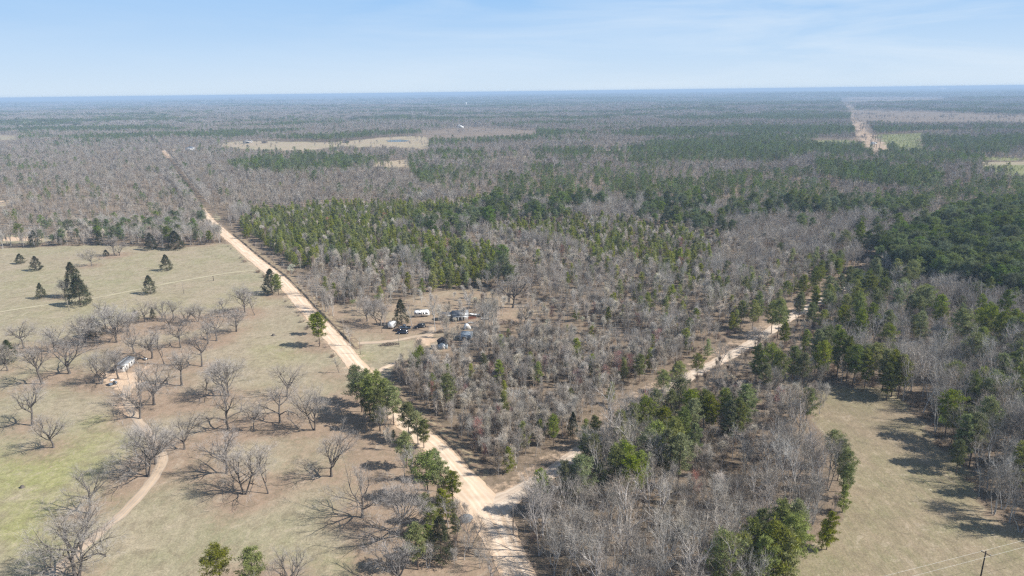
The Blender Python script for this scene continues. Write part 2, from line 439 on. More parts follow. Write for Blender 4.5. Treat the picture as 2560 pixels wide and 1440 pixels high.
def road_material(name, c1, c2, c3, edgevar=0.5):
    m = bpy.data.materials.new(name); m.use_nodes = True
    t = m.node_tree; t.nodes.clear(); nn = t.nodes.new; ll = t.links.new
    o = nn('ShaderNodeOutputMaterial'); b = nn('ShaderNodeBsdfPrincipled')
    b.inputs['Roughness'].default_value = 0.95; b.inputs['Specular IOR Level'].default_value = 0.08
    uv = nn('ShaderNodeAttribute'); uv.attribute_name = 'along'   # x = across -1..1, y = metres along
    sp = nn('ShaderNodeSeparateXYZ'); ll(uv.outputs['Vector'], sp.inputs[0])
    geo = nn('ShaderNodeNewGeometry')
    n1 = nn('ShaderNodeTexNoise'); n1.inputs['Scale'].default_value = 0.25; n1.inputs['Detail'].default_value = 7; ll(geo.outputs['Position'], n1.inputs['Vector'])
    n2 = nn('ShaderNodeTexNoise'); n2.inputs['Scale'].default_value = 1.0; n2.inputs['Detail'].default_value = 5
    cmb = nn('ShaderNodeCombineXYZ'); mx_ = nn('ShaderNodeMath'); mx_.operation = 'MULTIPLY'; mx_.inputs[1].default_value = 4.0
    my_ = nn('ShaderNodeMath'); my_.operation = 'MULTIPLY'; my_.inputs[1].default_value = 0.05
    ll(sp.outputs[0], mx_.inputs[0]); ll(sp.outputs[1], my_.inputs[0]); ll(mx_.outputs[0], cmb.inputs[0]); ll(my_.outputs[0], cmb.inputs[1]); ll(cmb.outputs[0], n2.inputs['Vector'])
    m1 = nn('ShaderNodeMixRGB'); r1 = nn('ShaderNodeMapRange'); r1.inputs['From Min'].default_value = 0.4; r1.inputs['From Max'].default_value = 0.62
    ll(n2.outputs['Fac'], r1.inputs['Value']); ll(r1.outputs[0], m1.inputs['Fac']); m1.inputs['Color1'].default_value = (*c1, 1); m1.inputs['Color2'].default_value = (*c2, 1)
    ab = nn('ShaderNodeMath'); ab.operation = 'ABSOLUTE'; ll(sp.outputs[0], ab.inputs[0])
    ad = nn('ShaderNodeMath'); ad.operation = 'MULTIPLY_ADD'; ad.inputs[1].default_value = 0.9; ll(n1.outputs['Fac'], ad.inputs[0]); ll(ab.outputs[0], ad.inputs[2])
    r2 = nn('ShaderNodeMapRange'); r2.inputs['From Min'].default_value = 1.15; r2.inputs['From Max'].default_value = 1.5; ll(ad.outputs[0], r2.inputs['Value'])
    m2 = nn('ShaderNodeMixRGB'); ll(r2.outputs[0], m2.inputs['Fac']); ll(m1.outputs[0], m2.inputs['Color1']); m2.inputs['Color2'].default_value = (*c3, 1)
    wv = nn('ShaderNodeMath'); wv.operation = 'MULTIPLY_ADD'; wv.inputs[1].default_value = 0.35; ll(n1.outputs['Fac'], wv.inputs[0]); ll(ab.outputs[0], wv.inputs[2])
    rt = nn('ShaderNodeMath'); rt.operation = 'SINE'; rk = nn('ShaderNodeMath'); rk.operation = 'MULTIPLY'; rk.inputs[1].default_value = 10.5
    ll(wv.outputs[0], rk.inputs[0]); ll(rk.outputs[0], rt.inputs[0])
    rr_ = nn('ShaderNodeMapRange'); rr_.inputs['From Min'].default_value = 0.1; rr_.inputs['From Max'].default_value = 1.0; rr_.inputs['To Max'].default_value = 0.5; ll(rt.outputs[0], rr_.inputs['Value'])
    m3 = nn('ShaderNodeMixRGB'); ll(rr_.outputs[0], m3.inputs['Fac']); ll(m2.outputs[0], m3.inputs['Color1']); m3.inputs['Color2'].default_value = (*[0.86 * q for q in c2], 1); m2 = m3
    hs = nn('ShaderNodeHueSaturation'); r3 = nn('ShaderNodeMapRange'); r3.inputs['From Min'].default_value = .3; r3.inputs['From Max'].default_value = .7; r3.inputs['To Min'].default_value = 0.88; r3.inputs['To Max'].default_value = 1.12
    ll(n1.outputs['Fac'], r3.inputs['Value']); ll(r3.outputs[0], hs.inputs['Value']); ll(m2.outputs[0], hs.inputs['Color'])
    ll(hs.outputs[0], b.inputs['Base Color']); ll(b.outputs[0], o.inputs['Surface'])
    return m

# ------------------------------------------------------------------ roads and paths (photo spots -> ground)
def gpts(pl): return [at(a, b)[:2] for a, b in pl]
main_px = [(1345, 1560), (1296, 1440), (1262, 1370), (1232, 1300), (1196, 1248), (1150, 1195), (1105, 1135), (1050, 1085), (990, 1035), (935, 965), (880, 900),
           (832, 845), (776, 785), (722, 722), (690, 690), (655, 664), (620, 636), (585, 604), (552, 577), (524, 551), (500, 522), (474, 487), (448, 450), (427, 418), (405, 388), (385, 366), (369, 345)]
side_px = [(1215, 1278), (1262, 1252), (1312, 1222), (1360, 1195), (1412, 1158), (1470, 1112), (1545, 1050), (1640, 990), (1742, 930), (1800, 902), (1862, 868), (1920, 832),
           (1975, 792), (2035, 762), (2090, 732), (2150, 695), (2200, 662)]
ranch_px = [(60, 1480), (150, 1420), (215, 1360), (290, 1300), (345, 1245), (375, 1208), (398, 1175), (408, 1148), (402, 1130), (388, 1108), (366, 1080), (345, 1050), (325, 1020), (312, 990), (318, 962)]
track_px = [(-200, 815), (20, 776), (110, 763), (170, 754), (235, 746), (330, 727), (420, 708), (500, 694), (570, 682), (645, 675)]
drive_px = [(868, 862), (905, 857), (945, 856), (985, 852), (1030, 843), (1068, 838), (1082, 826), (1078, 815)]
drive2_px = [(925, 940), (955, 922), (990, 908)]
ROADS = {'main': gpts(main_px), 'side': gpts(side_px), 'ranch': gpts(ranch_px), 'track': gpts(track_px), 'drive': gpts(drive_px), 'drive2': gpts(drive2_px)}
def resample(pts, step, smooth=3):
    pts = np.array(pts)
    for _ in range(smooth):   # Chaikin
        a = pts[:-1] * 0.75 + pts[1:] * 0.25; b = pts[:-1] * 0.25 + pts[1:] * 0.75
        mid_ = np.empty((2 * len(a), 2)); mid_[0::2] = a; mid_[1::2] = b
        pts = np.concatenate([pts[:1], mid_, pts[-1:]])
    d = np.concatenate([[0], np.cumsum(np.hypot(*np.diff(pts, axis=0).T))])
    n = max(3, int(d[-1] / step))
    s = np.linspace(0, d[-1], n)
    return np.stack([np.interp(s, d, pts[:, 0]), np.interp(s, d, pts[:, 1])], 1), s
def strip(name, key, width, material, z=0.05, step=1.5, cols=7, ragged=0.35, seed=1, flare=None):
    p, s = resample(ROADS[key], step)
    tn = np.gradient(p, axis=0); tn /= np.linalg.norm(tn, axis=1)[:, None]
    nr = np.stack([tn[:, 1], -tn[:, 0]], 1)
    w = np.full(len(p), width / 2.0)
    if flare: w = w + flare(s, s[-1])
    wl = w + ragged * (fbm(s / 3, s * 0 + 1, seed) - 0.5) * 2 * 1.6
    wr = w + ragged * (fbm(s / 3, s * 0 + 9, seed + 3) - 0.5) * 2 * 1.6
    v = []; al = []
    for j in range(cols):
        a = -1 + 2 * j / (cols - 1)
        off = np.where(a < 0, a * wl, a * wr)
        q = p + nr * off[:, None]
        zz = ground_z(q[:, 0], q[:, 1]) + z + 0.10 * (1 - a * a)
        v.append(np.stack([q[:, 0], q[:, 1], zz], 1)); al.append(np.stack([np.full(len(p), a), s, s * 0], 1))
    v = np.stack(v, 1).reshape(-1, 3); al = np.stack(al, 1).reshape(-1, 3)
    n = len(p); i, j = np.meshgrid(np.arange(n - 1), np.arange(cols - 1), indexing='ij')
    a = (i * cols + j).ravel()
    mb = MB().add(v, None, np.stack([a, a + 1, a + cols + 1, a + cols], 1))
    me = mb.mesh(name, material)
    at_ = me.attributes.new('along', 'FLOAT_VECTOR', 'POINT'); at_.data.foreach_set('vector', al.astype(np.float32).ravel())
    o = obj(name, me); tag(o, kind='structure'); return o
sand_m = road_material('sandy_dirt_road', (0.72, 0.585, 0.45), (0.62, 0.465, 0.325), (0.56, 0.40, 0.265))
gravel_m = road_material('pale_gravel_road', (0.64, 0.54, 0.43), (0.53, 0.42, 0.32), (0.45, 0.33, 0.23))
track_m = road_material('grassy_track', (0.46, 0.39, 0.28), (0.36, 0.33, 0.21), (0.32, 0.29, 0.18))
ranch_m = road_material('ranch_track', (0.42, 0.345, 0.27), (0.55, 0.41, 0.28), (0.34, 0.28, 0.22))
strip('dirt_road', 'main', 7.2, sand_m, 0.06, flare=lambda s, e: 1.5 * np.exp(-((s - 42) / 16) ** 2) )
strip('gravel_road', 'side', 5.2, gravel_m, 0.04, seed=7, flare=lambda s, e: 2.6 * np.exp(-(s / 9) ** 2))
strip('ranch_drive', 'ranch', 2.8, ranch_m, 0.05, seed=11, ragged=0.3)
strip('field_track', 'track', 2.6, track_m, 0.05, seed=13, ragged=0.3)
strip('house_drive', 'drive', 2.8, ranch_m, 0.045, seed=15, ragged=0.4)
strip('side_drive', 'drive2', 2.6, sand_m, 0.045, seed=17, ragged=0.4)
# the cut bank between the dirt road and the woods on its right
def bank(name, px0, key, off, h, i0, i1, seed, material):
    p, s = resample(ROADS[key], 1.2)
    p = p[i0:i1]; s = s[i0:i1]
    tn = np.gradient(p, axis=0); tn /= np.linalg.norm(tn, axis=1)[:, None]
    nr = np.stack([tn[:, 1], -tn[:, 0]], 1)
    prof = [(0.0, 0.0), (0.2, 0.15), (0.5, 0.95), (0.9, 1.0), (2.6, 0.35), (4.6, 0.0)]
    fade = np.clip(np.minimum(s - s[0], s[-1] - s) / 8, 0, 1)
    hh = h * fade * (0.2 + 1.6 * fbm(s / 5, s * 0, seed))
    v = []
    for k, (a, b) in enumerate(prof):
        jit = 0.3 * (fbm(s / 2.0, s * 0 + k, seed + k) - 0.5)
        q = p + nr * (off + a + jit)[:, None] if isinstance(off, np.ndarray) else p + nr * (off + a + jit)[:, None]
        v.append(np.stack([q[:, 0], q[:, 1], ground_z(q[:, 0], q[:, 1]) - 0.05 + b * hh], 1))
    c = len(prof); n = len(p)
    v = np.stack(v, 1).reshape(-1, 3)
    i, j = np.meshgrid(np.arange(n - 1), np.arange(c - 1), indexing='ij'); a = (i * c + j).ravel()
    o = MB().add(v, None, np.stack([a, a + 1, a + c + 1, a + c], 1)).build(name, material); tag(o, kind='structure'); return o
M['bank'] = mat('earth_bank', (0.23, 0.165, 0.115), var=0.35, scale=0.6, col2=(0.27, 0.215, 0.135))
_p, _s = resample(ROADS['main'], 1.2)
def idx_near(px, py):
    g = at(px, py)[:2]; return int(np.argmin(np.hypot(_p[:, 0] - g[0], _p[:, 1] - g[1])))
bank('road_bank', None, 'main', 4.3, 0.55, idx_near(1170, 1225), idx_near(930, 965), 3, M['bank'])
bank('road_bank', None, 'main', 4.3, 0.6, idx_near(865, 880), idx_near(560, 585), 5, M['bank'])

# ------------------------------------------------------------------ land cover polygons (photo spots)
PASTURE = [(-900, 622), (-60, 624), (60, 619), (250, 612), (300, 614), (420, 622), (470, 618), (545, 608), (585, 612), (640, 660), (700, 712), (760, 780), (820, 842), (880, 912), (940, 980),
           (1000, 1050), (1100, 1140), (1180, 1240), (1230, 1330), (1300, 1480), (1330, 1900), (-1500, 1900)]
HAY = [(1975, 952), (2080, 966), (2160, 968), (2235, 978), (2270, 1020), (2290, 1050), (2330, 1085), (2330, 1110), (2385, 1140), (2420, 1190), (2440, 1240), (2465, 1290), (2600, 1345),
       (2900, 1440), (3100, 2000), (1800, 2000), (1900, 1470), (1985, 1405), (2060, 1350), (2108, 1300), (2112, 1240), (2105, 1190), (2085, 1130), (2060, 1080), (2010, 1010)]
YARD = [(868, 850), (800, 775), (840, 760), (900, 770), (1000, 755), (1050, 740), (1100, 728), (1200, 722), (1290, 730), (1290, 760), (1360, 780), (1330, 800), (1230, 815), (1190, 850), (1120, 878), (1060, 880),
        (1000, 905), (985, 930), (945, 965), (900, 900)]
FIELDS = [[(500, 364), (610, 352), (830, 356), (900, 350), (960, 343), (1065, 340), (1075, 365), (1070, 372), (850, 366), (760, 377), (600, 372)],
          [(385, 377), (440, 375), (440, 388), (410, 400), (395, 392)], [(925, 404), (1015, 400), (1030, 424), (985, 420), (930, 415)],
          [(1205, 395), (1330, 386), (1335, 392), (1240, 400), (1235, 404)], [(1470, 370), (1580, 370), (1560, 377), (1480, 376)],
          [(-500, 340), (45, 338), (50, 350), (-500, 356)], [(-500, 588), (120, 588), (135, 600), (100, 608), (-500, 612)], [(-300, 500), (18, 500), (14, 516), (-300, 520)],
          [(540, 533), (552, 545), (548, 552), (530, 545)], [(2455, 405), (2760, 402), (2760, 414), (2460, 415)]]
CUT = [[(1040, 332), (1180, 318), (1345, 326), (1340, 338), (1150, 345), (1060, 342)], [(2125, 275), (2300, 279), (2560, 290), (2800, 300), (2800, 316), (2560, 305), (2300, 306), (2140, 302)],
       [(2110, 243), (2380, 243), (2330, 250), (2120, 256)]]
ROW = [(2170, 376), (2235, 376), (2185, 335), (2152, 300), (2140, 270), (2118, 255), (2102, 236), (2094, 236), (2106, 255), (2118, 275), (2128, 305), (2142, 340)]
GREENF = [[(1990, 360), (2060, 350), (2140, 352), (2160, 368), (2060, 372)], [(2190, 338), (2330, 332), (2560, 328), (2300, 345), (2310, 380), (2440, 392), (2560, 395), (2560, 402), (2430, 400), (2240, 386)],
          [(2440, 415), (2560, 412), (2760, 412), (2760, 470), (2600, 465), (2500, 440)]]
SANDY = [[(255, 932), (290, 926), (335, 934), (375, 905), (352, 950), (330, 975), (315, 1000), (282, 968), (262, 958)], [(1040, 845), (1060, 836), (1085, 834), (1088, 850), (1080, 862), (1058, 862)],
         [(-500, 592), (100, 592), (110, 602), (-500, 606)], [(290, 1010), (330, 1000), (345, 1030), (320, 1040)], [(-300, 502), (16, 502), (12, 514), (-300, 516)]]
def blob(u, v, cx, cy, sx, sy): return np.exp(-(((u - cx) / sx) ** 2 + ((v - cy) / sy) ** 2))

# explicit trees -------------------------------------------------------------------------------
# pasture oaks: foot x, foot y, top y, proto variant, label
OAKS = [
 (19, 927, 848, 0, 'bare oak at the left edge of the photo standing before a dark green cedar'),
 (105, 960, 850, 1, 'big bare oak on the left, above the smaller gnarled forked oak'),
 (174, 934, 818, 2, 'tall bare oak with a straight trunk left of the white cabin'),
 (253, 960, 872, 3, 'leaning bare oak just left of the parked buggy by the cabin'),
 (296, 946, 872, 4, 'dark bare oak directly in front of the white cabin'),
 (321, 948, 905, 8, 'thin young tree at the right front corner of the white cabin'),
 (385, 1012, 900, 5, 'tall bare oak right of the sandy yard with one long low limb to the right'),
 (454, 964, 872, 6, 'slim bare oak standing right of the sandy cabin yard'),
 (505, 916, 826, 7, 'bare oak with a rounded crown on the right edge of the cabin grove'),
 (571, 990, 888, 3, 'two-pronged bare oak rising just behind the spreading oak near the pasture middle'),
 (571, 1073, 962, 0, 'spreading bare oak in the pasture middle, in front of a two-pronged one'),
 (511, 1006, 934, 8, 'thin sparse tree between the cabin grove and the spreading pasture oak'),
 (350, 1047, 950, 2, 'bushy bare oak just below the sandy cabin yard'),
 (134, 1119, 1022, 5, 'low spreading bare oak with open fork, casting its shadow to the left photo edge'),
 (82, 1063, 955, 1, 'gnarled bare oak at the left with thick crooked limbs behind the open-forked oak'),
 (461, 1123, 1018, 6, 'round-crowned bare oak standing just above the end of the curved ranch drive'),
 (369, 1191, 1050, 7, 'tall bare oak beside the bend of the curved ranch drive'),
 (389, 1160, 1068, 4, 'smaller bare oak just behind the tall one at the bend of the ranch drive'),
 (566, 1183, 1068, 1, 'bare oak with drooping crown between the ranch drive and a leaning-fork oak'),
 (612, 1236, 1112, 3, 'bare oak with a V-shaped fork and a long dark shadow in the lower pasture'),
 (636, 1078, 1008, 0, 'small dark bare oak right of the spreading pasture oak'),
 (224, 1284, 1172, 2, 'bare oak partly hidden behind the big oak beside the ranch drive at lower left'),
 (190, 1446, 1270, 5, 'largest pale bare oak at the lower left corner beside the ranch drive'),
 (700, 1057, 960, 4, 'bare oak with wide fan-shaped crown left of the roadside pines'),
 (717, 992, 905, 6, 'bare oak with a flat dome of branches in the open upper pasture'),
 (786, 1075, 963, 3, 'two-stemmed bare oak close to the shadow of the roadside pines'),
 (829, 1191, 1072, 7, 'lone straight bare oak in open pasture left of the roadside thicket'),
 (671, 1234, 1130, 8, 'slender bare tree with a broken top in the lower pasture'),
 (906, 1294, 1155, 1, 'bare oak with bleached thick limbs casting the longest shadow in the lower pasture'),
 (1002, 1338, 1196, 5, 'pale bare oak with a mushroom crown beside the lower roadside thicket'),
 (848, 932, 892, 8, 'lone thin sapling on the pasture verge of the dirt road'),
 (718, 1490, 1378, 2, 'pale bare crown cut off by the bottom edge of the photo right of two pines'),
 (1000, 1480, 1352, 0, 'bare grey oak crown at the bottom edge left of the dirt road'),
 (267, 829, 748, 3, 'open-limbed bare oak at the top edge of the cabin grove, left of a forked one'),
 (293, 855, 757, 2, 'tall bare oak with two trunks behind the white cabin'),
 (211, 858, 778, 1, 'pale bare oak above left of the white cabin grove beside a dark evergreen'),
 (202, 864, 806, 8, 'thin bare tree just left of the dark evergreen in the grove'),
 (362, 804, 748, 6, 'bare oak at the left end of the back row of the grove'),
 (405, 804, 745, 3, 'second bare oak from the left in the back row of the grove'),
 (426, 821, 772, 4, 'short dark bare oak in front of the back row of the grove'),
 (434, 801, 749, 0, 'bare oak in the middle of the back row of the grove'),
 (466, 814, 755, 7, 'narrow bare oak right of the middle of the back row of the grove'),
 (495, 804, 755, 1, 'bare oak near the right end of the back row of the grove'),
 (452, 869, 796, 5, 'bare oak with a low limb to the left inside the grove'),
 (380, 896, 818, 0, 'many-stemmed bare oak right behind the white cabin yard'),
 (336, 884, 812, 6, 'slim bare oak directly behind the white cabin roof'),
 (411, 911, 836, 8, 'very thin bare tree inside the grove right of the cabin'),
 (542, 852, 778, 7, 'bare oak on the outer right side of the grove with a narrow crown'),
 (591, 829, 770, 2, 'squat bare oak on reddish ground at the right tip of the grove'),
 (560, 792, 742, 4, 'small bare oak above the right tip of the grove'),
 (612, 781, 708, 3, 'tall twin-trunked bare oak nearest the dirt road at the grove top right'),
 (637, 788, 736, 8, 'slim bare tree between the twin-trunked oak and the dirt road'),
 (229, 665, 619, 6, 'lone grey bare tree standing in the open upper pasture'),
 (287, 639, 586, 1, 'tall bare oak at the far edge of the pasture beside a small bush'),
 (299, 639, 598, 7, 'thin bare oak at the far pasture edge, just right of the tall one'),
 (162, 743, 695, 4, 'bare oak standing between two dark cedars in the upper pasture'),
 (60, 872, 800, 3, 'faint bare oak at the far left behind the grove, above the big left oak'),
 (140, 880, 812, 0, 'bare oak at the left end of the grove above the tall straight one'),
 (320, 830, 776, 5, 'bare oak between the twin-trunked oak and the back row of the grove'),
 (520, 860, 800, 1, 'bare oak in the right half of the grove behind the round-crowned one'),
 (345, 990, 915, 8, 'thin bare tree hidden in the tangle right below the sandy yard'),
 (-60, 1000, 900, 2, 'bare oak just outside the left photo edge whose shadow and twigs reach in'),
]
CEDARS = [  # foot, top y, width factor, label
 (52, 659, 634, 1.5, 'broad low dark cedar, left one of the pair in the upper pasture'),
 (92, 676, 640, 1.25, 'round dark cedar, right one of the pair in the upper pasture'),
 (190, 742, 655, 0.85, 'tall pointed cedar behind the biggest cedar in the upper pasture'),
 (202, 763, 690, 1.15, 'biggest dark green cedar by the field track'),
 (105, 746, 707, 0.95, 'small pointed cedar left of the tall pair by the field track'),
 (376, 734, 688, 1.1, 'olive egg-shaped cedar on the edge of the field track'),
 (417, 676, 636, 1.15, 'ragged dark cedar alone in the middle of the upper pasture'),
 (89, 617, 576, 1.1, 'dense dark cedar at the far pasture edge, left of the others'),
 (154, 611, 578, 0.9, 'narrow green cedar in the treeline at the far pasture edge'),
 (250, 613, 577, 0.8, 'dark cedar in the treeline left of the tall bare oak'),
 (379, 624, 582, 1.2, 'layered dark cedar in the treeline at the far pasture edge'),
 (440, 623, 577, 1.6, 'wide dark evergreen mass in the treeline near the dirt road'),
 (241, 842, 790, 1.3, 'dark evergreen with a wide crown inside the cabin grove'),
 (26, 905, 850, 1.2, 'dark green cedar at the left photo edge behind a bare oak'),
 (340, 800, 775, 1.3, 'low dark cedar below the back row of the grove'),
 (383, 796, 770, 0.9, 'small cedar between the oaks of the back row'),
 (266, 640, 624, 1.6, 'small dark bush beside the tall bare oak at the far pasture edge'),
 (1103, 1401, 1290, 0.9, 'full dark cedar in the lower roadside thicket'),
 (1004, 812, 748, 0.95, 'tall dark green spruce-like cedar beside the parked cars'),
 (680, 733, 672, 1.15, 'dark cedar on the pasture side of the dirt road beside the grove'),
 (1432, 1092, 1030, 0.7, 'narrow dark cedar beside the gravel road in the young woods'),
 (873, 745, 690, 0.85, 'dark cedar in the woods edge above the farm yard'),
 (1128, 985, 940, 1.2, 'round dark cedar in the young woods near the road'),
 (1470, 672, 638, 1.2, 'dark grey-green cedar in the middle of the mixed woods'),
 (1690, 942, 905, 1.2, 'round dark cedar beside the gravel road'),
]
PINES = [  # foot, top y, proto, label
 (893, 1004, 914, 0, 'leftmost pine of the dense clump on the pasture side of the dirt road'),
 (922, 1015, 925, 3, 'small dark pine in the gap of the roadside clump'),
 (945, 1052, 934, 1, 'broadest pine of the dense roadside clump'),
 (968, 1050, 950, 2, 'pine on the road side of the dense roadside clump'),
 (925, 1055, 965, 2, 'dark pine at the front of the dense roadside clump'),
 (905, 1030, 935, 1, 'pine in the dark heart of the dense roadside clump'), (950, 1078, 975, 3, 'lowest pine at the foot of the dense roadside clump'), (985, 1062, 965, 2, 'pine of the dense clump whose crown hangs over the dirt road'),
 (1078, 1340, 1262, 2, 'dark pine left of the gravel heap thicket'), (1092, 1200, 1120, 3, 'slim pine above the flat-topped pair on the road verge'), (1066, 1310, 1235, 2, 'pine in the shaded thicket below the flat-topped pair'), (1140, 1345, 1285, 3, 'small green pine below the gravel heap'), (1072, 1378, 1310, 3, 'pale green pine beside the full dark cedar'),
 (1022, 1098, 1008, 0, 'pine leaning over the dirt road below the dense clump'),
 (1045, 1110, 1030, 2, 'light green pine overhanging the dirt road'),
 (1060, 1120, 1048, 3, 'lower pine of the pair overhanging the dirt road'),
 (984, 1101, 1075, 3, 'tiny young pine in the pasture near the roadside clump'),
 (1070, 1253, 1135, 1, 'left one of the two flat-topped pines with bare trunks by the junction'),
 (1107, 1252, 1155, 0, 'right one of the two flat-topped pines by the junction'),
 (1132, 1258, 1178, 2, 'light green pine leaning to the dirt road above the junction'),
 (1018, 1170, 1080, 2, 'greyish green pine in the roadside thicket below the overhanging pair'),
 (1107, 1310, 1220, 3, 'dark slim pine behind the gravel heap'),
 (1132, 1305, 1250, 3, 'small light green pine left of the gravel heap'),
 (1046, 1424, 1310, 2, 'yellow-green pine in the lower thicket left of the cedar'),
 (555, 1476, 1368, 1, 'left pine of the two at the bottom edge in the pasture'),
 (640, 1486, 1372, 0, 'right pine of the two at the bottom edge in the pasture'),
 (799, 866, 782, 2, 'tall pine on the pasture verge with a bare lower trunk'),
 (786, 836, 786, 0, 'rear pine of the pair on the pasture verge'),
 (697, 738, 685, 2, 'pine beside the dark cedar on the dirt road verge'),
 (525, 611, 577, 0, 'small pine on the pasture corner next to the dirt road'),
]
# woods pines: crown centre in the photo, total height
WPINES = [(1307, 1078, 8), (1350, 1070, 7), (1385, 1063, 9), (1480, 1043, 10), (1614, 1030, 13), (1585, 1045, 12), (1552, 1060, 11), (1640, 1010, 13), (1700, 985, 13), (1680, 1010, 12), (1725, 1010, 12),
 (1762, 1010, 12), (1775, 1025, 12), (1812, 1010, 13), (1825, 1040, 13), (1863, 1005, 15), (1845, 1035, 13), (1641, 1105, 15), (1620, 1120, 14), (1665, 1120, 15), (1688, 1090, 14), (1700, 1130, 14), (1735, 1035, 12), (1735, 1090, 11), (1660, 1060, 13), (1710, 1060, 13),
 (1463, 1113, 9), (1490, 1121, 11), (1475, 1090, 9), (1540, 1160, 13), (1565, 1150, 13), (1580, 1185, 12), (1602, 1172, 12), (1416, 1199, 13), (1452, 1188, 14), (1350, 1212, 11), (1501, 1190, 9), (1550, 1100, 10),
 (1690, 915, 10), (1600, 910, 10), (1650, 935, 10), (1735, 892, 9), (1898, 1325, 14), (1885, 1360, 15), (1810, 1398, 16), (1855, 1395, 14), (1959, 1310, 15), (1994, 1308, 14), (1939, 1375, 16), (1970, 1385, 15), (1905, 1400, 15), (1980, 1345, 14),
 (2083, 1108, 10), (2103, 1133, 11), (2116, 1160, 11), (2120, 1190, 9), (2112, 1235, 7), (2075, 1310, 9), (2060, 1325, 7), (2021, 1005, 12), (1895, 880, 13), (1930, 885, 14), (1950, 900, 13), (1985, 885, 13), (2010, 900, 12), (1915, 925, 11),
 (2045, 860, 15), (2070, 855, 15), (2100, 870, 16), (2125, 880, 15), (2060, 890, 14), (2140, 900, 14), (2170, 905, 13), (2190, 895, 14), (2215, 910, 14), (2240, 915, 15), (2255, 925, 14), (2225, 940, 12), (2244, 750, 14), (2317, 750, 14), (2350, 770, 15), (2300, 770, 13),
 (2476, 805, 16), (2500, 815, 16), (2454, 850, 13), (2476, 872, 12), (2549, 912, 15), (2482, 962, 13), (2387, 940, 12), (2192, 810, 11), (2363, 850, 12), (2440, 1080, 14), (2400, 1130, 9), (2280, 810, 10), (2530, 830, 15), (2550, 870, 15),
 (1118, 968, 12), (1250, 925, 10), (1210, 905, 9), (1040, 905, 9), (1052, 890, 10), (1325, 900, 8), (1345, 925, 8), (1480, 905, 8), (1530, 975, 7), (1270, 1140, 7), (1560, 915, 8), (1625, 890, 8), (1460, 1045, 7), (1855, 775, 11), (1900, 755, 13), (1920, 770, 13), (1885, 775, 12),
 (1740, 790, 9), (1725, 815, 9), (1270, 835, 6), (2115, 600, 15), (2150, 585, 19), (2080, 600, 12), (2170, 600, 15), (1440, 775, 7), (1480, 830, 7), (1720, 850, 7), (1770, 865, 7),
 (2040, 690, 12), (2010, 710, 12), (2060, 705, 12), (2090, 700, 12), (2110, 680, 12), (2000, 760, 11), (2030, 780, 11), (1990, 740, 10), (2140, 720, 11), (2170, 700, 11), (2060, 800, 11), (2080, 760, 11), (2200, 745, 10), (2240, 700, 10)]

# ------------------------------------------------------------------ tree shapes
def perp(d, rng_):
    a = rng_.normal(size=3); a -= d * a.dot(d); return a / (np.linalg.norm(a) + 1e-9)
def blades(rng_, P, D, Ln, Wd):
    """thin tapering twig faces: base points, directions, lengths, widths"""
    P = np.asarray(P); D = np.asarray(D); n = len(P)
    r = rng_.normal(size=(n, 3)); s = np.cross(D, r); s /= np.linalg.norm(s, axis=1)[:, None] + 1e-9
    Wd = np.asarray(Wd).reshape(-1, 1); Ln = np.asarray(Ln).reshape(-1, 1)
    bend = rng_.normal(size=(n, 3)) * 0.12 * Ln
    a = P - s * Wd / 2; b = P + s * Wd / 2; m1 = P + D * Ln * 0.55 + bend + s * Wd * 0.32; m0 = P + D * Ln * 0.55 + bend - s * Wd * 0.32
    c = P + D * Ln + bend * 0.6
    v = np.stack([a, b, m1, m0, c], 1).reshape(-1, 3)
    i = np.arange(n)[:, None] * 5
    return v, np.concatenate([i + [0, 1, 2], i + [0, 2, 3], i + [3, 2, 4]])
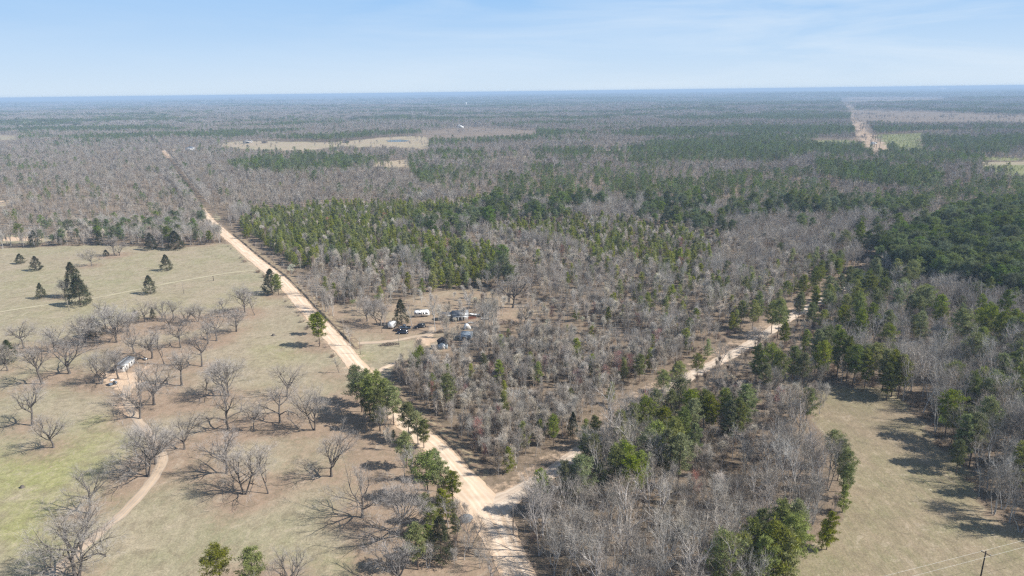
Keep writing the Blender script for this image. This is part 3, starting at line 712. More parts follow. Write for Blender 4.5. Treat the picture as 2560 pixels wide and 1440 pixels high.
def bare_tree(seed, Ht, fork, nl, spread, ang, lv, kids, twl, tww, wig=0.16, upt=0.10, r0=0.024, leader=0.5, sides=6, multi=1, drop=0.0):
    """returns (wood MB, twig MB)"""
    g = np.random.default_rng(seed); wd = MB(); P = []; D = []; Ln = []; Wd = []
    def grow(p, d, Lh, r, level):
        n = 6 if level < 2 else 4
        pts = [p.copy()]; dirs = [d.copy()]
        for k in range(n):
            d = d + g.normal(size=3) * wig * (0.6 if level == 0 else 1.0) + np.array([0, 0, upt if level else 0.05])
            d /= np.linalg.norm(d); p = p + d * Lh / n; pts.append(p.copy()); dirs.append(d.copy())
        rr = np.linspace(r, r * (0.55 if level == 0 else 0.3), n + 1)
        if level == 0: rr[0] *= 1.5
        wd.tube(pts, rr, k=max(3, sides - level * (1 if sides > 4 else 1)), cap=False)
        if level >= lv:
            m = kids[-1]
            for _ in range(m):
                t = g.uniform(0.15, 1.0) * n; i = min(int(t), n - 1); f = t - i
                q = pts[i] * (1 - f) + pts[i + 1] * f
                a = math.radians(g.uniform(18, 60)); dd = dirs[i] * math.cos(a) + perp(dirs[i], g) * math.sin(a) + np.array([0, 0, 0.12 - drop])
                P.append(q); D.append(dd / np.linalg.norm(dd)); Ln.append(twl * g.uniform(0.6, 1.3)); Wd.append(tww * g.uniform(0.7, 1.3))
            return
        m = kids[level]
        for j in range(m):
            t = (g.uniform(fork, 1.0) if level == 0 else g.uniform(0.22, 1.0)) * n
            if j == 0: t = n
            i = min(int(t), n - 1); f = t - i
            q = pts[i] * (1 - f) + pts[i + 1] * f
            rel = t / n
            a = math.radians(g.uniform(*ang)) * (0.45 if j == 0 else 1.0)
            dd = dirs[i] * math.cos(a) + perp(dirs[i], g) * math.sin(a)
            if level == 0:
                az = 2 * math.pi * (j + g.uniform(-.3, .3)) / m
                lat = np.array([math.cos(az), math.sin(az), 0]); dd = np.array([0, 0, 1]) * math.cos(a) + lat * math.sin(a)
                LL = spread * Ht * g.uniform(0.8, 1.15) * (1.12 - 0.35 * (rel - fork) / (1.001 - fork))
                rc = r * g.uniform(0.48, 0.72)
            else:
                LL = Lh * g.uniform(0.42, 0.7) * (1.15 - 0.45 * rel); rc = r * g.uniform(0.38, 0.55) * (1.1 - 0.4 * rel)
            grow(q, dd / np.linalg.norm(dd), LL, max(rc, 0.018), level + 1)
    for k in range(multi):
        th = k * 2.4 + seed; off = np.array([math.cos(th), math.sin(th), 0]) * (0.25 if multi > 1 else 0)
        lean = g.normal(size=3) * 0.05; lean[2] = 0; d = np.array([0, 0, 1.0]) + lean + off * (0.9 if multi > 1 else 0)
        grow(np.array([0, 0, -0.3]) + off, d / np.linalg.norm(d), Ht * leader, Ht * r0 * (0.75 if multi > 1 else 1), 0)
    tb = MB()
    P = np.array(P); v, t = blades(g, P, np.array(D), Ln, Wd); tb.add(v, t)
    # finer spray on the twigs
    n = len(P); k = 2
    i = np.repeat(np.arange(n), k); f = g.uniform(0.2, 0.8, size=(n * k, 1))
    Dn = np.array(D)[i] + g.normal(size=(n * k, 3)) * 0.45; Dn /= np.linalg.norm(Dn, axis=1)[:, None]
    Pn = P[i] + np.array(D)[i] * np.array(Ln)[i][:, None] * f
    v, t = blades(g, Pn, Dn, np.array(Ln)[i] * g.uniform(0.5, 0.9, n * k), np.array(Wd)[i] * 0.7); tb.add(v, t)
    allv = np.concatenate([np.concatenate(wd.v), np.concatenate(tb.v)])
    top = np.percentile(allv[:, 2], 99.8)
    for mb in (wd, tb): mb.v = [x * (Ht / top) for x in mb.v]
    return wd, tb
def tufts(g, C, rad, n, size, w, upb=0.3):
    """clumps of needle faces round centres C"""
    C = np.asarray(C); k = len(C)
    i = np.repeat(np.arange(k), n)
    d = g.normal(size=(k * n, 3)); d[:, 2] += upb; d /= np.linalg.norm(d, axis=1)[:, None]
    r = rad[i] if isinstance(rad, np.ndarray) else np.full(k * n, rad)
    P = C[i] + d * (g.uniform(0.15, 0.85, k * n) * r)[:, None] * np.array([1, 1, 0.7])
    s = np.cross(d, g.normal(size=(k * n, 3))); s /= np.linalg.norm(s, axis=1)[:, None] + 1e-9
    ln = size * g.uniform(0.6, 1.3, (k * n, 1)); wd = w * g.uniform(0.6, 1.3, (k * n, 1))
    a = P - s * wd / 2; b = P + s * wd / 2; c = P + d * ln
    return np.stack([a, b, c], 1).reshape(-1, 3), np.arange(k * n * 3).reshape(-1, 3)
def pine_tree(seed, Ht, base, rmax, nb, npc, size, w, shape='old', lowpoly=False):
    g = np.random.default_rng(seed); wd = MB(); cr_ = MB()
    n = 8; lean = g.normal(size=2) * 0.015 * Ht
    zs = np.linspace(-0.3, Ht * 0.96, n); tp = np.stack([lean[0] * (zs / Ht) ** 2, lean[1] * (zs / Ht) ** 2, zs], 1)
    tp[1:-1, :2] += g.normal(size=(n - 2, 2)) * 0.05
    wd.tube(tp, np.linspace(Ht * 0.0125, Ht * 0.003, n), k=5 if not lowpoly else 4, cap=False)
    C = []; Rr = []
    lop = g.uniform(0, 6.28)
    for j in range(nb):
        rel = (j + g.uniform(0, 1)) / nb
        z = Ht * (base + (0.97 - base) * rel)
        if shape == 'old': env = (math.sin(math.pi * min(1, 0.18 + 0.80 * rel)) ** 0.7)
        else: env = (1 - rel) ** 0.75 * min(1, 0.45 + rel * 3.0) + 0.08
        az = j * 2.39996 + g.uniform(-.5, .5)
        Lb = rmax * env * g.uniform(0.55, 1.18) * (1 + 0.22 * math.cos(az - lop))
        el = math.radians(g.uniform(-8, 22) + 38 * rel)
        d = np.array([math.cos(az) * math.cos(el), math.sin(az) * math.cos(el), math.sin(el)])
        o = np.array([np.interp(z, zs, tp[:, 0]), np.interp(z, zs, tp[:, 1]), z])
        pts = [o + d * Lb * t + np.array([0, 0, 0.12 * Lb * t * t]) for t in (0, 0.5, 1)]
        if not lowpoly: wd.tube(pts, [0.05, 0.035, 0.015], k=3, cap=False)
        m = max(2, int(round(Lb / rmax * (6 if not lowpoly else 3))))
        for q in range(m):
            t = 0.4 + 0.62 * (q + g.uniform(0, 1)) / m
            c = o + d * Lb * t + g.normal(size=3) * np.array([0.28, 0.28, 0.14]) * rmax * 0.28
            C.append(c); Rr.append(rmax * 0.18 * g.uniform(0.65, 1.4))
    C.append(tp[-1]); Rr.append(rmax * 0.2)
    v, t = tufts(g, C, np.array(Rr), npc, size, w); cr_.add(v, t)
    return wd, cr_
def cedar_tree(seed, Ht, rmax, n, size, w):
    g = np.random.default_rng(seed); wd = MB(); cr_ = MB()
    wd.tube([(0, 0, -0.3), (0, 0, Ht * 0.5), (0.05, 0, Ht * 0.95)], [Ht * 0.02, Ht * 0.012, 0.02], k=5, cap=False)
    C = []; R_ = []
    for i in range(n):
        rel = g.uniform(0, 1) ** 0.9
        env = rmax * ((1 - rel) ** 0.72) * min(1.0, 0.62 + rel * 2.2)
        az = g.uniform(0, 2 * math.pi); env *= 1 + 0.16 * math.sin(3 * az + seed) + 0.12 * math.sin(7 * rel * 3 + az * 2)
        rr = env * g.uniform(0.45, 1.03) ** 0.6
        C.append((rr * math.cos(az), rr * math.sin(az), Ht * (0.04 + 0.93 * rel))); R_.append(0.42 * (0.6 + 0.7 * (1 - rel)))
    v, t = tufts(g, C, np.array(R_), 14, size, w, 0.55); cr_.add(v, t)
    return wd, cr_
def shrub(seed, Ht, n, w):
    g = np.random.default_rng(seed); mb = MB()
    d = g.normal(size=(n, 3)); d[:, 2] = np.abs(d[:, 2]) * 1.3 + 0.3; d /= np.linalg.norm(d, axis=1)[:, None]
    P = g.normal(size=(n, 3)) * Ht * 0.22; P[:, 2] = np.abs(P[:, 2]) * 0.8
    v, t = blades(g, P, d, Ht * g.uniform(0.4, 0.9, n), w * g.uniform(0.6, 1.4, n)); mb.add(v, t)
    return mb
def joined(name, parts, mats):
    """one mesh of several builders with one material slot each"""
    al = MB(); cnt = []
    vv = []; tt = []; mi = []
    allt = []; allq = []; mt = []; mq = []; off = 0
    for k, p in enumerate(parts):
        v = np.concatenate(p.v); 
        for t in p.t: allt.append(t + off); mt.append(np.full(len(t), k))
        for q in p.q: allq.append(q + off); mq.append(np.full(len(q), k))
        vv.append(v); off += len(v)
    al.v = vv; al.n = off; al.t = allt; al.q = allq
    me = al.mesh(name, mats)
    me.polygons.foreach_set('material_index', np.concatenate(mt + mq).astype(np.int32))
    return me
def merged(parts_list):
    """merge [(wood,crown,(dx,dy,scale))...] into one wood/crown pair"""
    a, b = MB(), MB()
    for wd, cr_, (dx, dy, s_) in parts_list:
        for src, dst in ((wd, a), (cr_, b)):
            if not src.v: continue
            v = np.concatenate(src.v) * s_ + np.array([dx, dy, 0], np.float32)
            t = np.concatenate(src.t) if src.t else None; q = np.concatenate(src.q) if src.q else None
            dst.add(v, t, q)
    return a, b

class Proto: pass
def mk(wd, cr_, Ht, mw, mc, nm):
    p = Proto(); p.h = Ht; p.wood = wd.mesh(nm + '_trunk', mw); p.crown = cr_.mesh(nm + '_crown', mc)
    p.full = joined(nm, [wd, cr_], [mw, mc]); p.wd = wd; p.cr = cr_; return p
oakP = []
OG = np.random.default_rng(77)
for k in range(13):
    multi_ = 2 if k in (3, 9) else 1
    w_, c_ = bare_tree(100 + k * 3, 17.0, OG.uniform(0.42, 0.58), 0, OG.uniform(0.50, 0.64), (OG.uniform(22, 34), OG.uniform(56, 74)), 3, [int(OG.integers(6, 9)), 6, 5, 6], 1.6, 0.034,
                       wig=OG.uniform(0.11, 0.16), upt=OG.uniform(0.05, 0.10), leader=OG.uniform(0.40, 0.56), multi=multi_, r0=OG.uniform(0.022, 0.027), sides=7)
    oakP.append(mk(w_, c_, 17.0, M['bark_oak'], M['twig_oak'], 'oak'))
w_, c_ = bare_tree(131, 12.0, 0.35, 0, 0.30, (20, 45), 2, [9, 5, 6], 1.2, 0.035, wig=0.14, leader=0.75, r0=0.014)
oakThin = mk(w_, c_, 12.0, M['bark_oak'], M['twig_oak'], 'oak')
tallP = []
for k in range(7):
    w_, c_ = bare_tree(200 + k, 15.0, 0.42, 0, 0.36, (18, 46), 2, [9, 6, 5], 1.5, 0.038, wig=0.14, upt=0.12, leader=0.72, r0=0.0115, sides=6, multi=1 if k % 3 else 2)
    tallP.append(mk(w_, c_, 15.0, M['bark_wood'], M[('twig_wood', 'twig_brown', 'twig_wood', 'twig_pale', 'twig_wood', 'twig_brown', 'twig_wood')[k]], 'bare'))
youngP = []
for k in range(6):
    w_, c_ = bare_tree(300 + k, 8.5, 0.2, 0, 0.30, (9, 29), 2, [11, 5, 9], 1.05, 0.034, wig=0.12, upt=0.14, leader=0.75, r0=0.009, sides=5)
    youngP.append(mk(w_, c_, 8.5, M['bark_wood'], M[('twig_young', 'twig_brown', 'twig_young', 'twig_young', 'twig_wood', 'twig_red')[k]], 'sapling'))
pineP = [mk(*pine_tree(400 + k, 16.0, b, r, 56, 20, 0.55, 0.19, 'old'), 16.0, M['bark_pine'], M['needle'], 'pine') for k, (b, r) in enumerate([(0.38, 3.7), (0.44, 4.2), (0.30, 3.2), (0.22, 2.8)])]
ypineP = [mk(*pine_tree(420 + k, 9.0, 0.12, 2.5, 40, 17, 0.45, 0.17, 'young'), 9.0, M['bark_pine'], M['needle_young'], 'youngpine') for k in range(4)]
dpineP = [mk(*pine_tree(440 + k, 16.0, b, r, 46, 17, 0.6, 0.21, 'old'), 16.0, M['bark_pine'], M['needle_dark'], 'darkpine') for k, (b, r) in enumerate([(0.4, 4.0), (0.34, 3.5), (0.45, 4.3)])]
cedarP = [mk(*cedar_tree(460 + k, 8.0, 3.0, 330, 0.36, 0.13), 8.0, M['bark_pine'], M['cedar'], 'cedar') for k in range(3)]
shrubM = [shrub(480 + k, 2.4, 170, 0.05).mesh('shrub', M['twig_shrub']) for k in range(3)]
# far variants
fbare = []
for k in range(4):
    w_, c_ = bare_tree(500 + k, 14.0, 0.4, 0, 0.36, (18, 46), 1, [9, 12], 2.3, 0.13, wig=0.15, leader=0.72, r0=0.012, sides=4)
    fbare.append(mk(w_, c_, 14.0, M['bark_wood'], M[('twig_wood', 'twig_brown', 'twig_wood', 'twig_wood')[k]], 'farbare'))
fpine = [mk(*pine_tree(520 + k, 16.0, 0.42, 3.3, 20, 7, 1.0, 0.42, 'old', True), 16.0, M['bark_pine'], M['needle_dark'], 'farpine') for k in range(3)]
fypine = [mk(*pine_tree(530 + k, 9.5, 0.10, 2.9, 22, 9, 0.9, 0.36, 'young', True), 9.5, M['bark_pine'], M['needle_young'], 'faryoung') for k in range(2)]
def clump(seed, src, n, R_):
    g = np.random.default_rng(seed)
    return merged([(src[g.integers(len(src))].wd, src[g.integers(len(src))].cr, (g.uniform(-R_, R_), g.uniform(-R_, R_), g.uniform(0.75, 1.05))) for _ in range(n)])
cbare = [mk(*clump(600 + k, fbare, 9, 14), 14.0, M['bark_wood'], M['twig_wood'], 'clumpbare') for k in range(3)]
cpine = [mk(*clump(610 + k, fpine, 12, 14), 15.0, M['bark_pine'], M['needle_dark'], 'clumppine') for k in range(3)]
# budding trees
def budding(seed, m, nm, size=0.2, n=900):
    w_, c_ = bare_tree(seed, 8.0, 0.25, 0, 0.34, (14, 40), 2, [7, 4, 6], 1.0, 0.04, leader=0.7, r0=0.01, sides=5)
    g = np.random.default_rng(seed); vv = np.concatenate(c_.v); C = vv[g.integers(len(vv), size=n)]
    lb = MB(); v, t = tufts(g, C, 0.15, 3, size, size * 0.6); lb.add(v, t)
    p = Proto(); p.h = 8.0; p.full = joined(nm, [w_, lb], [M['bark_wood'], m]); p.wood = w_.mesh(nm, M['bark_wood']); p.crown = lb.mesh(nm + '_blossom', m); return p
budP = [budding(700, M['bud'], 'pale'), budding(701, M['bud_green'], 'green')]

# ------------------------------------------------------------------ scatter of the woods
rs = np.random.default_rng(7)
ZN = []
def zone(poly, zref=0.0, **k): ZN.append((poly, zref, k))
# bare: chance of a bare tree per cell; pine: chance of pine; kind y(oung)/o(ld)/d(ark); bh, ph heights
zone([(-900, 380), (430, 380), (520, 540), (560, 612), (-900, 640)], bare=0.50, pine=0.015, bh=12, ph=11, kind='d')
zone([(-900, 380), (425, 380), (470, 450), (300, 470), (-900, 480)], bare=0.85, pine=0.02, bh=12, ph=12, kind='d')
zone([(-900, 560), (200, 555), (545, 545), (560, 612), (400, 626), (-900, 624)], bare=0.75, pine=0.16, bh=11, ph=11, kind='d')
zone([(430, 395), (1000, 430), (1200, 470), (1200, 520), (700, 540), (580, 560), (520, 500)], bare=1.0, pine=0.01, bh=13, ph=13, kind='d')
zone([(560, 405), (780, 385), (1010, 400), (1200, 410), (1190, 425), (930, 415), (700, 432), (600, 425)], 10, bare=0.3, pine=0.6, bh=13, ph=15, kind='d')
zone([(1000, 410), (1300, 380), (2300, 380), (2560, 440), (2900, 470), (2900, 560), (2200, 580), (1900, 580), (1500, 545), (1250, 500), (1060, 460)], 8, mixp=0.75, bh=12, ph=14, kind='d')
zone([(590, 560), (640, 520), (900, 500), (1080, 508), (1210, 496), (1190, 525), (1060, 545), (980, 570), (1140, 590), (1240, 625), (1245, 660), (1210, 712), (1120, 720), (1060, 700), (1080, 660), (990, 640), (900, 650), (830, 645), (735, 668), (650, 610)], 5, bare=0.6, pine=0.70, bh=9, ph=8.5, kind='y')
zone([(1180, 580), (1260, 555), (1500, 540), (1640, 560), (1810, 595), (1790, 640), (1730, 700), (1640, 715), (1590, 660), (1480, 630), (1380, 600)], 5, bare=0.7, pine=0.42, bh=9, ph=9, kind='y')
zone([(1180, 590), (1480, 640), (1600, 720), (1440, 780), (1290, 730), (1250, 640)], 4, bare=0.85, pine=0.05, bh=10, ph=8, kind='y')
zone([(1480, 640), (1720, 710), (1980, 640), (2130, 640), (1980, 770), (1850, 860), (1700, 820), (1500, 780)], 4, bare=0.85, pine=0.17, bh=10, ph=9, kind='y')
zone([(760, 665), (990, 645), (1060, 700), (1040, 735), (860, 755), (800, 740)], 4, bare=0.85, pine=0.12, bh=10, ph=8, kind='y')
zone([(925, 930), (1000, 905), (1110, 878), (1250, 830), (1430, 780), (1560, 780), (1750, 820), (1900, 838), (1740, 925), (1640, 982), (1540, 1045), (1420, 1145), (1330, 1200), (1235, 1225), (1180, 1185), (1080, 1085)], bare=0.95, pine=0.065, bh=8.5, ph=7.8, kind='y', thin=1)
zone([(1260, 1250), (1340, 1210), (1460, 1130), (1650, 995), (1900, 868), (1960, 950), (2050, 1070), (2100, 1190), (2100, 1300), (1985, 1400), (1890, 1480), (1800, 2000), (1400, 2000)], bare=0.64, pine=0.0, bh=14, ph=14, kind='o')
zone([(1870, 880), (2000, 800), (2100, 735), (2250, 690), (2460, 740), (2900, 800), (3400, 1500), (2640, 1360), (2465, 1290), (2420, 1190), (2330, 1085), (2235, 978), (1975, 952)], bare=0.70, pine=0.13, bh=12.0, ph=13, kind='o')
zone([(1960, 730), (2090, 660), (2180, 660), (2250, 700), (2100, 760), (1990, 800)], 5, bare=0.4, pine=0.55, bh=10, ph=10, kind='o')
zone([(2190, 610), (2330, 565), (2420, 530), (2560, 495), (3000, 450), (3200, 760), (2560, 745), (2400, 705), (2300, 680), (2200, 655)], 8, bare=0.04, pine=1.0, bh=12, ph=16, kind='d')
zone([(1880, 580), (2200, 560), (2560, 470), (2420, 530), (2200, 620), (1960, 640)], 6, bare=0.95, pine=0.06, bh=12, ph=14, kind='d')
zone([(2040, 405), (2200, 412), (2360, 440), (2340, 470), (2200, 460), (2040, 430)], 10, bare=0.15, pine=0.85, bh=12, ph=16, kind='d')

zone([(1225, 735), (1290, 722), (1420, 770), (1470, 800), (1640, 850), (1560, 880), (1420, 850), (1330, 850), (1230, 830)], bare=0.42, pine=0.015, bh=8, ph=6, kind='y')
zone([(1290, 985), (1420, 960), (1450, 1000), (1380, 1030), (1290, 1030)], bare=0.4, pine=0.03, bh=7, ph=6, kind='y')
zone([(2235, 978), (2290, 930), (2480, 900), (2900, 900), (3400, 1500), (2640, 1360), (2465, 1290), (2420, 1190), (2330, 1085)], bare=0.78, pine=0.13, bh=14.5, ph=14.5, kind='o')
def zones_at(x, y, gz):
    n = len(x)
    far = np.hypot(x, y)
    u0, v0 = project(x, y, gz)
    # wobble the outlines a little
    wob = 9.0 * 600 / np.maximum(far, 200) * (fbm(x / 18, y / 18, 91, 2) - 0.5) * 2
    uw, vw = u0 + wob, v0 + wob * 0.4
    nz_ = fbm(x / 170, y / 120, 31, 4)
    nz2 = fbm(x / 600, y / 260, 37, 4)
    bare = np.full(n, 0.85); pf = np.zeros(n)
    wgt = np.interp(u0, [-900, 300, 900, 1400, 2560], [0.02, 0.04, 0.22, 0.7, 0.85])
    pn = sstep(0.47, 0.54, np.where(far > 1800, nz2, nz_) + 0.06 * (wgt - 0.4))
    pf = pn * np.clip(wgt * 1.25, 0, 0.95)
    pf = np.where((far > 1500), np.clip(sstep(0.580 - 0.110 * wgt, 0.622 - 0.105 * wgt, 0.55 * nz2 + 0.45 * fbm(x / 230, y / 150, 41, 4)), 0, 1) * 0.85 + 0.01, pf)
    pine = pf.copy(); bare = 0.85 * (1 - pf * 0.8)
    bh = np.full(n, 12.0); ph = np.full(n, 13.0); kind = np.full(n, 2); thin = np.zeros(n)
    for poly, zr, k in ZN:
        vv = vw
        uu = uw
        if zr: uu, vv = project(x, y, gz + zr); uu = uu + wob; vv = vv + wob * 0.4
        m = inpoly(uu, vv, poly)
        if 'mixp' in k:
            q = sstep(0.44, 0.58, 0.5 * nz_ + 0.5 * fbm(x / 42, y / 36, 33, 3)) * k['mixp'] * 0.85
            pine[m] = q[m]; bare[m] = (0.9 * (1 - q))[m]
        else:
            pine[m] = k['pine']; bare[m] = k['bare']
        bh[m] = k['bh']; ph[m] = k['ph']; kind[m] = {'y': 0, 'o': 1, 'd': 2}[k['kind']]; thin[m] = k.get('thin', 0)
    clear = inpoly(uw, vw, PASTURE) | inpoly(uw, vw, HAY) | inpoly(u0, v0, YARD)
    ut, vt = project(x, y, gz + 11.0)
    for f in FIELDS + CUT + [ROW]: clear |= inpoly(uw * 0.2 + u0 * 0.8, v0, f) | inpoly(ut, vt, f)
    clear |= inpoly(ut, vt + 4, HAY) & (u0 < 2200)
    for bx in ((466, 366, 488, 378), (1082, 845, 1126, 874), (1105, 768, 1180, 800), (1140, 822, 1172, 842), (980, 805, 1070, 838), (1158, 806, 1178, 824)):
        for hh_ in (3.0, 7.0, 10.0):
            ub_, vb_ = project(x, y, gz + hh_); clear |= (ub_ > bx[0] - 6) & (ub_ < bx[2] + 6) & (vb_ > bx[1]) & (vb_ < bx[3]) & (v0 < 930)
    # thin trees standing over the farm yard
    yd = inpoly(u0, v0, YARD) & ((u0 > 1090) | (v0 < 790))
    g2 = np.zeros(n, bool)
    for f in GREENF: g2 |= inpoly(u0, v0, f)
    dm, sm = seg_dist(x, y, ROADS['main']); clear |= ((dm < 6.5) & (y < 560)) | ((dm < 4.2) & (y < 700)) | ((dm < 2.2) & (sm < 0)) | ((dm < 5.5) & (sm > 0)) | ((dm < 15) & (sm > 0) & (u0 < 900) & (y < 720) & (fbm(x / 14, y / 14, 3) > 0.3)) | ((dm < 9) & (sm > 0) & (v0 < 1235) & (y < 1300))
    ds, ss = seg_dist(x, y, ROADS['side']); clear |= (ds < 3.8) | ((ds < 8.5) & (ss < 0))
    # random gaps
    gap = fbm(x / 13, y / 13, 51, 3)
    bare = np.where((thin > 0) & (gap < 0.36), bare * 0.12, bare)
    bare = np.where((thin == 0) & (gap < 0.30), bare * 0.4, bare)
    clear &= True
    bare[clear] = 0; pine[clear] = 0
    inf = np.zeros(n, bool)
    for f in FIELDS[:3] + CUT + [ROW]: inf |= inpoly(u0, v0, f)
    bare = np.where(inf & (fbm(x / 40, y / 40, 93) > 0.5), 0.05, bare)
    bare = np.where(yd & (fbm(x / 8, y / 8, 71) > 0.40), 0.38, bare); bh = np.where(yd, 8.0, bh)
    # small growth that lets the gravel road show
    rd = (ds < 46) & (ss > 0) & (ds > 4.2) & (u0 > 1650) & (u0 < 2060)
    bh = np.where(rd, 2.2 + ds * 0.17, bh); pine = np.where(rd, pine * 0.08, pine); bare = np.where(rd & (ds > 3.8), 0.8, bare)
    rd = (ds < 16) & (ss > 0) & (u0 < 1460)
    bh = np.where(rd, 4.0 + ds * 0.3, bh)
    # brush strip on the pasture side of the dirt road
    vs = (dm > 5.4) & (dm < 13) & (sm < 0) & (v0 > 1040) & (y < 400)
    bare = np.where(vs, 0.42, bare); pine = np.where(vs, 0.05, pine); bh = np.where(vs, 6.5, bh); ph = np.where(vs, 9, ph); kind = np.where(vs, 1, kind)
    thin_near = (far < 640) & (kind == 2) & (u0 < 2180) & (u0 > 580); pine = np.where(thin_near, pine * 0.45, pine)
    small = 0.22 * sstep(0.60, 0.68, fbm(x / 110, y / 60, 87, 3)) * (pine < 0.3) * (~clear) * (far > 620)
    pine = np.maximum(pine, small)
    bh = bh * np.where(far > 620, 0.62 + 0.76 * fbm(x / 90, y / 70, 89, 3), 1.0)
    bh = bh * (0.72 + 0.56 * fbm(x / 26, y / 26, 83, 3))
    yg = g2 & ~clear
    bare[yg] = 0; pine[yg] = 0.7; ph[yg] = 2.6; kind[yg] = 0
    return bare, pine, bh, ph, kind, thin, u0, v0, clear
def cells(r0, r1, step, amax=48):
    xm = r1 * math.sin(math.radians(amax)) + 40
    xs = np.arange(-xm, xm, step); ys = np.arange(max(60, r0 * 0.6), r1, step)
    X, Y = np.meshgrid(xs, ys); X = X.ravel() + rs.uniform(-.45, .45, X.size) * step; Y = Y.ravel() + rs.uniform(-.45, .45, Y.size) * step
    r = np.hypot(X, Y); a = np.degrees(np.abs(np.arctan2(X, Y)))
    m = (r >= r0) & (r < r1) & (a < 41 + 500.0 / np.maximum(r, 60) * 2.2)
    return X[m], Y[m]
trees = []   # (x, y, z, kindkey, variant, scale, rot, dist)
def scatter(r0, r1, step, lod):
    x, y = cells(r0, r1, step); gz = ground_z(x, y)
    bare, pine, bh, ph, kd, thin, u, v, clear = zones_at(x, y, gz)
    rr = rs.uniform(size=len(x)); isp = rr < pine; isb = (~isp) & (rs.uniform(size=len(x)) < bare)
    sc_ = np.clip(rs.normal(1, 0.18, len(x)), 0.55, 1.45); rot = rs.uniform(0, 6.283, len(x)); va = rs.integers(0, 1000, len(x))
    return dict(x=x, y=y, z=gz, isp=isp, isb=isb, bh=bh, ph=ph, kd=kd, sc=sc_, rot=rot, va=va, u=u, v=v, clear=clear, r=np.hypot(x, y), thin=thin)
bank_p = {'bare': [], 'pine': []}     # (x,y,z, protoidx, scale, rot)
PROTOS = {'bare': tallP + youngP + fbare + cbare, 'pine': pineP + ypineP + dpineP + fpine + fypine + cpine}
oB = {'tall': 0, 'young': 7, 'far': 13, 'clump': 17}; oP = {'old': 0, 'young': 4, 'dark': 8, 'far': 11, 'fary': 14, 'clump': 16}
keep_clear = [at(a, b)[:2] for a, b in ((1283, 1338), (1165, 1290))]
A = scatter(110, 620, 4.3, 0)
near_b, near_p = [], []
bud_pts = []
for i in range(len(A['x'])):
    if not (A['isp'][i] or A['isb'][i]): continue
    row = (A['x'][i], A['y'][i], A['z'][i])
    if A['isp'][i]:
        Ht = A['ph'][i] * A['sc'][i]
        if A['kd'][i] == 0: pi = oP['young'] + A['va'][i] % 4
        elif A['kd'][i] == 1: pi = (oP['old'] + A['va'][i] % 4)
        else: pi = oP['dark'] + A['va'][i] % 3
        near_p.append((*row, pi, Ht / PROTOS['pine'][pi].h, A['rot'][i], A['u'][i], A['v'][i]))
    else:
        Ht = A['bh'][i] * A['sc'][i]
        if A['bh'][i] < 9.5: pi = oB['young'] + (A['va'][i] % 5 if A['va'][i] % 37 else 5)
        elif A['bh'][i] < 11: pi = (oB['young'] + (A['va'][i] % 5 if A['va'][i] % 30 else 5)) if A['va'][i] % 3 else A['va'][i] % 7
        else: pi = A['va'][i] % 7
        near_b.append((*row, pi, Ht / PROTOS['bare'][pi].h, A['rot'][i], A['u'][i], A['v'][i]))
for (px, py, Ht) in WPINES:
    Ht = Ht * 1.12
    if 1870 < px < 2030 and 855 < py < 930: py += 14
    g = at(px, py, Ht * 0.66)
    x, y = g[0], g[1]; z = float(ground_z(x, y))
    u, v = project(x, y, z)
    dmn, _ = seg_dist(np.array([x]), np.array([y]), ROADS['side'])
    if dmn[0] < 4.5:
        y -= 6
    pi = (oP['young'] + (px + py) % 4) if Ht < 10 else (oP['old'] + (px * 3 + py) % 4)
    near_p.append((x, y, z, pi, Ht / PROTOS['pine'][pi].h, (px * 1.7) % 6.28, float(u), float(v)))
A2 = scatter(110, 620, 2.9, 0)
in_low = inpoly(A2['u'], A2['v'], ZN[12][0]) & (A2['va'] % 5 < 2)
for i in np.nonzero(((A2['thin'] > 0) | in_low) & A2['isb'])[0]:
    pi = oB['young'] + (A2['va'][i] % 5 if A2['va'][i] % 41 else 5)
    if A2['va'][i] % 4 == 1: pi = A2['va'][i] % 7
    near_b.append((A2['x'][i], A2['y'][i], A2['z'][i], pi, (7.0 if pi >= 7 else 9.0) * A2['sc'][i] / PROTOS['bare'][pi].h, A2['rot'][i], A2['u'][i], A2['v'][i]))
_mp, _ms = resample(ROADS['main'], 3.4)
_tn = np.gradient(_mp, axis=0); _tn /= np.linalg.norm(_tn, axis=1)[:, None]
for k in range(len(_mp)):
    x0, y0 = _mp[k]
    if y0 < 545 or y0 > 2300: continue
    if y0 < 640: _lim = 1
    else: _lim = 3
    for off, hh_ in ((-rs.uniform(3.4, 6.5), 12), (-rs.uniform(6, 9), 12), (rs.uniform(10, 12), 14))[:_lim]:
        x_, y_ = x0 + _tn[k][1] * off, y0 - _tn[k][0] * off
        pi = rs.integers(0, 7) if y0 < 900 else oB['far'] + rs.integers(0, 4)
        bank_p['bare'].append((x_, y_, float(ground_z(x_, y_)), pi, hh_ * rs.uniform(.75, 1.15) / PROTOS['bare'][pi].h, rs.uniform(0, 6.28)))
        if off < 0 and rs.uniform() < 0.10:
            pi = oP['dark'] + rs.integers(0, 3)
            bank_p['pine'].append((x_ + 1.5, y_ + 1.5, float(ground_z(x_, y_)), pi, rs.uniform(.5, .8), rs.uniform(0, 6.28)))
B = scatter(620, 2600, 6.4, 1)
for i in np.nonzero(B['isp'] | B['isb'])[0]:
    if B['isp'][i]:
        pi = oP['fary'] + B['va'][i] % 2 if B['kd'][i] == 0 else oP['far'] + B['va'][i] % 3
        bank_p['pine'].append((B['x'][i], B['y'][i], B['z'][i], pi, B['ph'][i] * B['sc'][i] / PROTOS['pine'][pi].h, B['rot'][i]))
    else:
        pi = oB['far'] + B['va'][i] % 4
        bank_p['bare'].append((B['x'][i], B['y'][i], B['z'][i], pi, B['bh'][i] * B['sc'][i] / PROTOS['bare'][pi].h, B['rot'][i]))
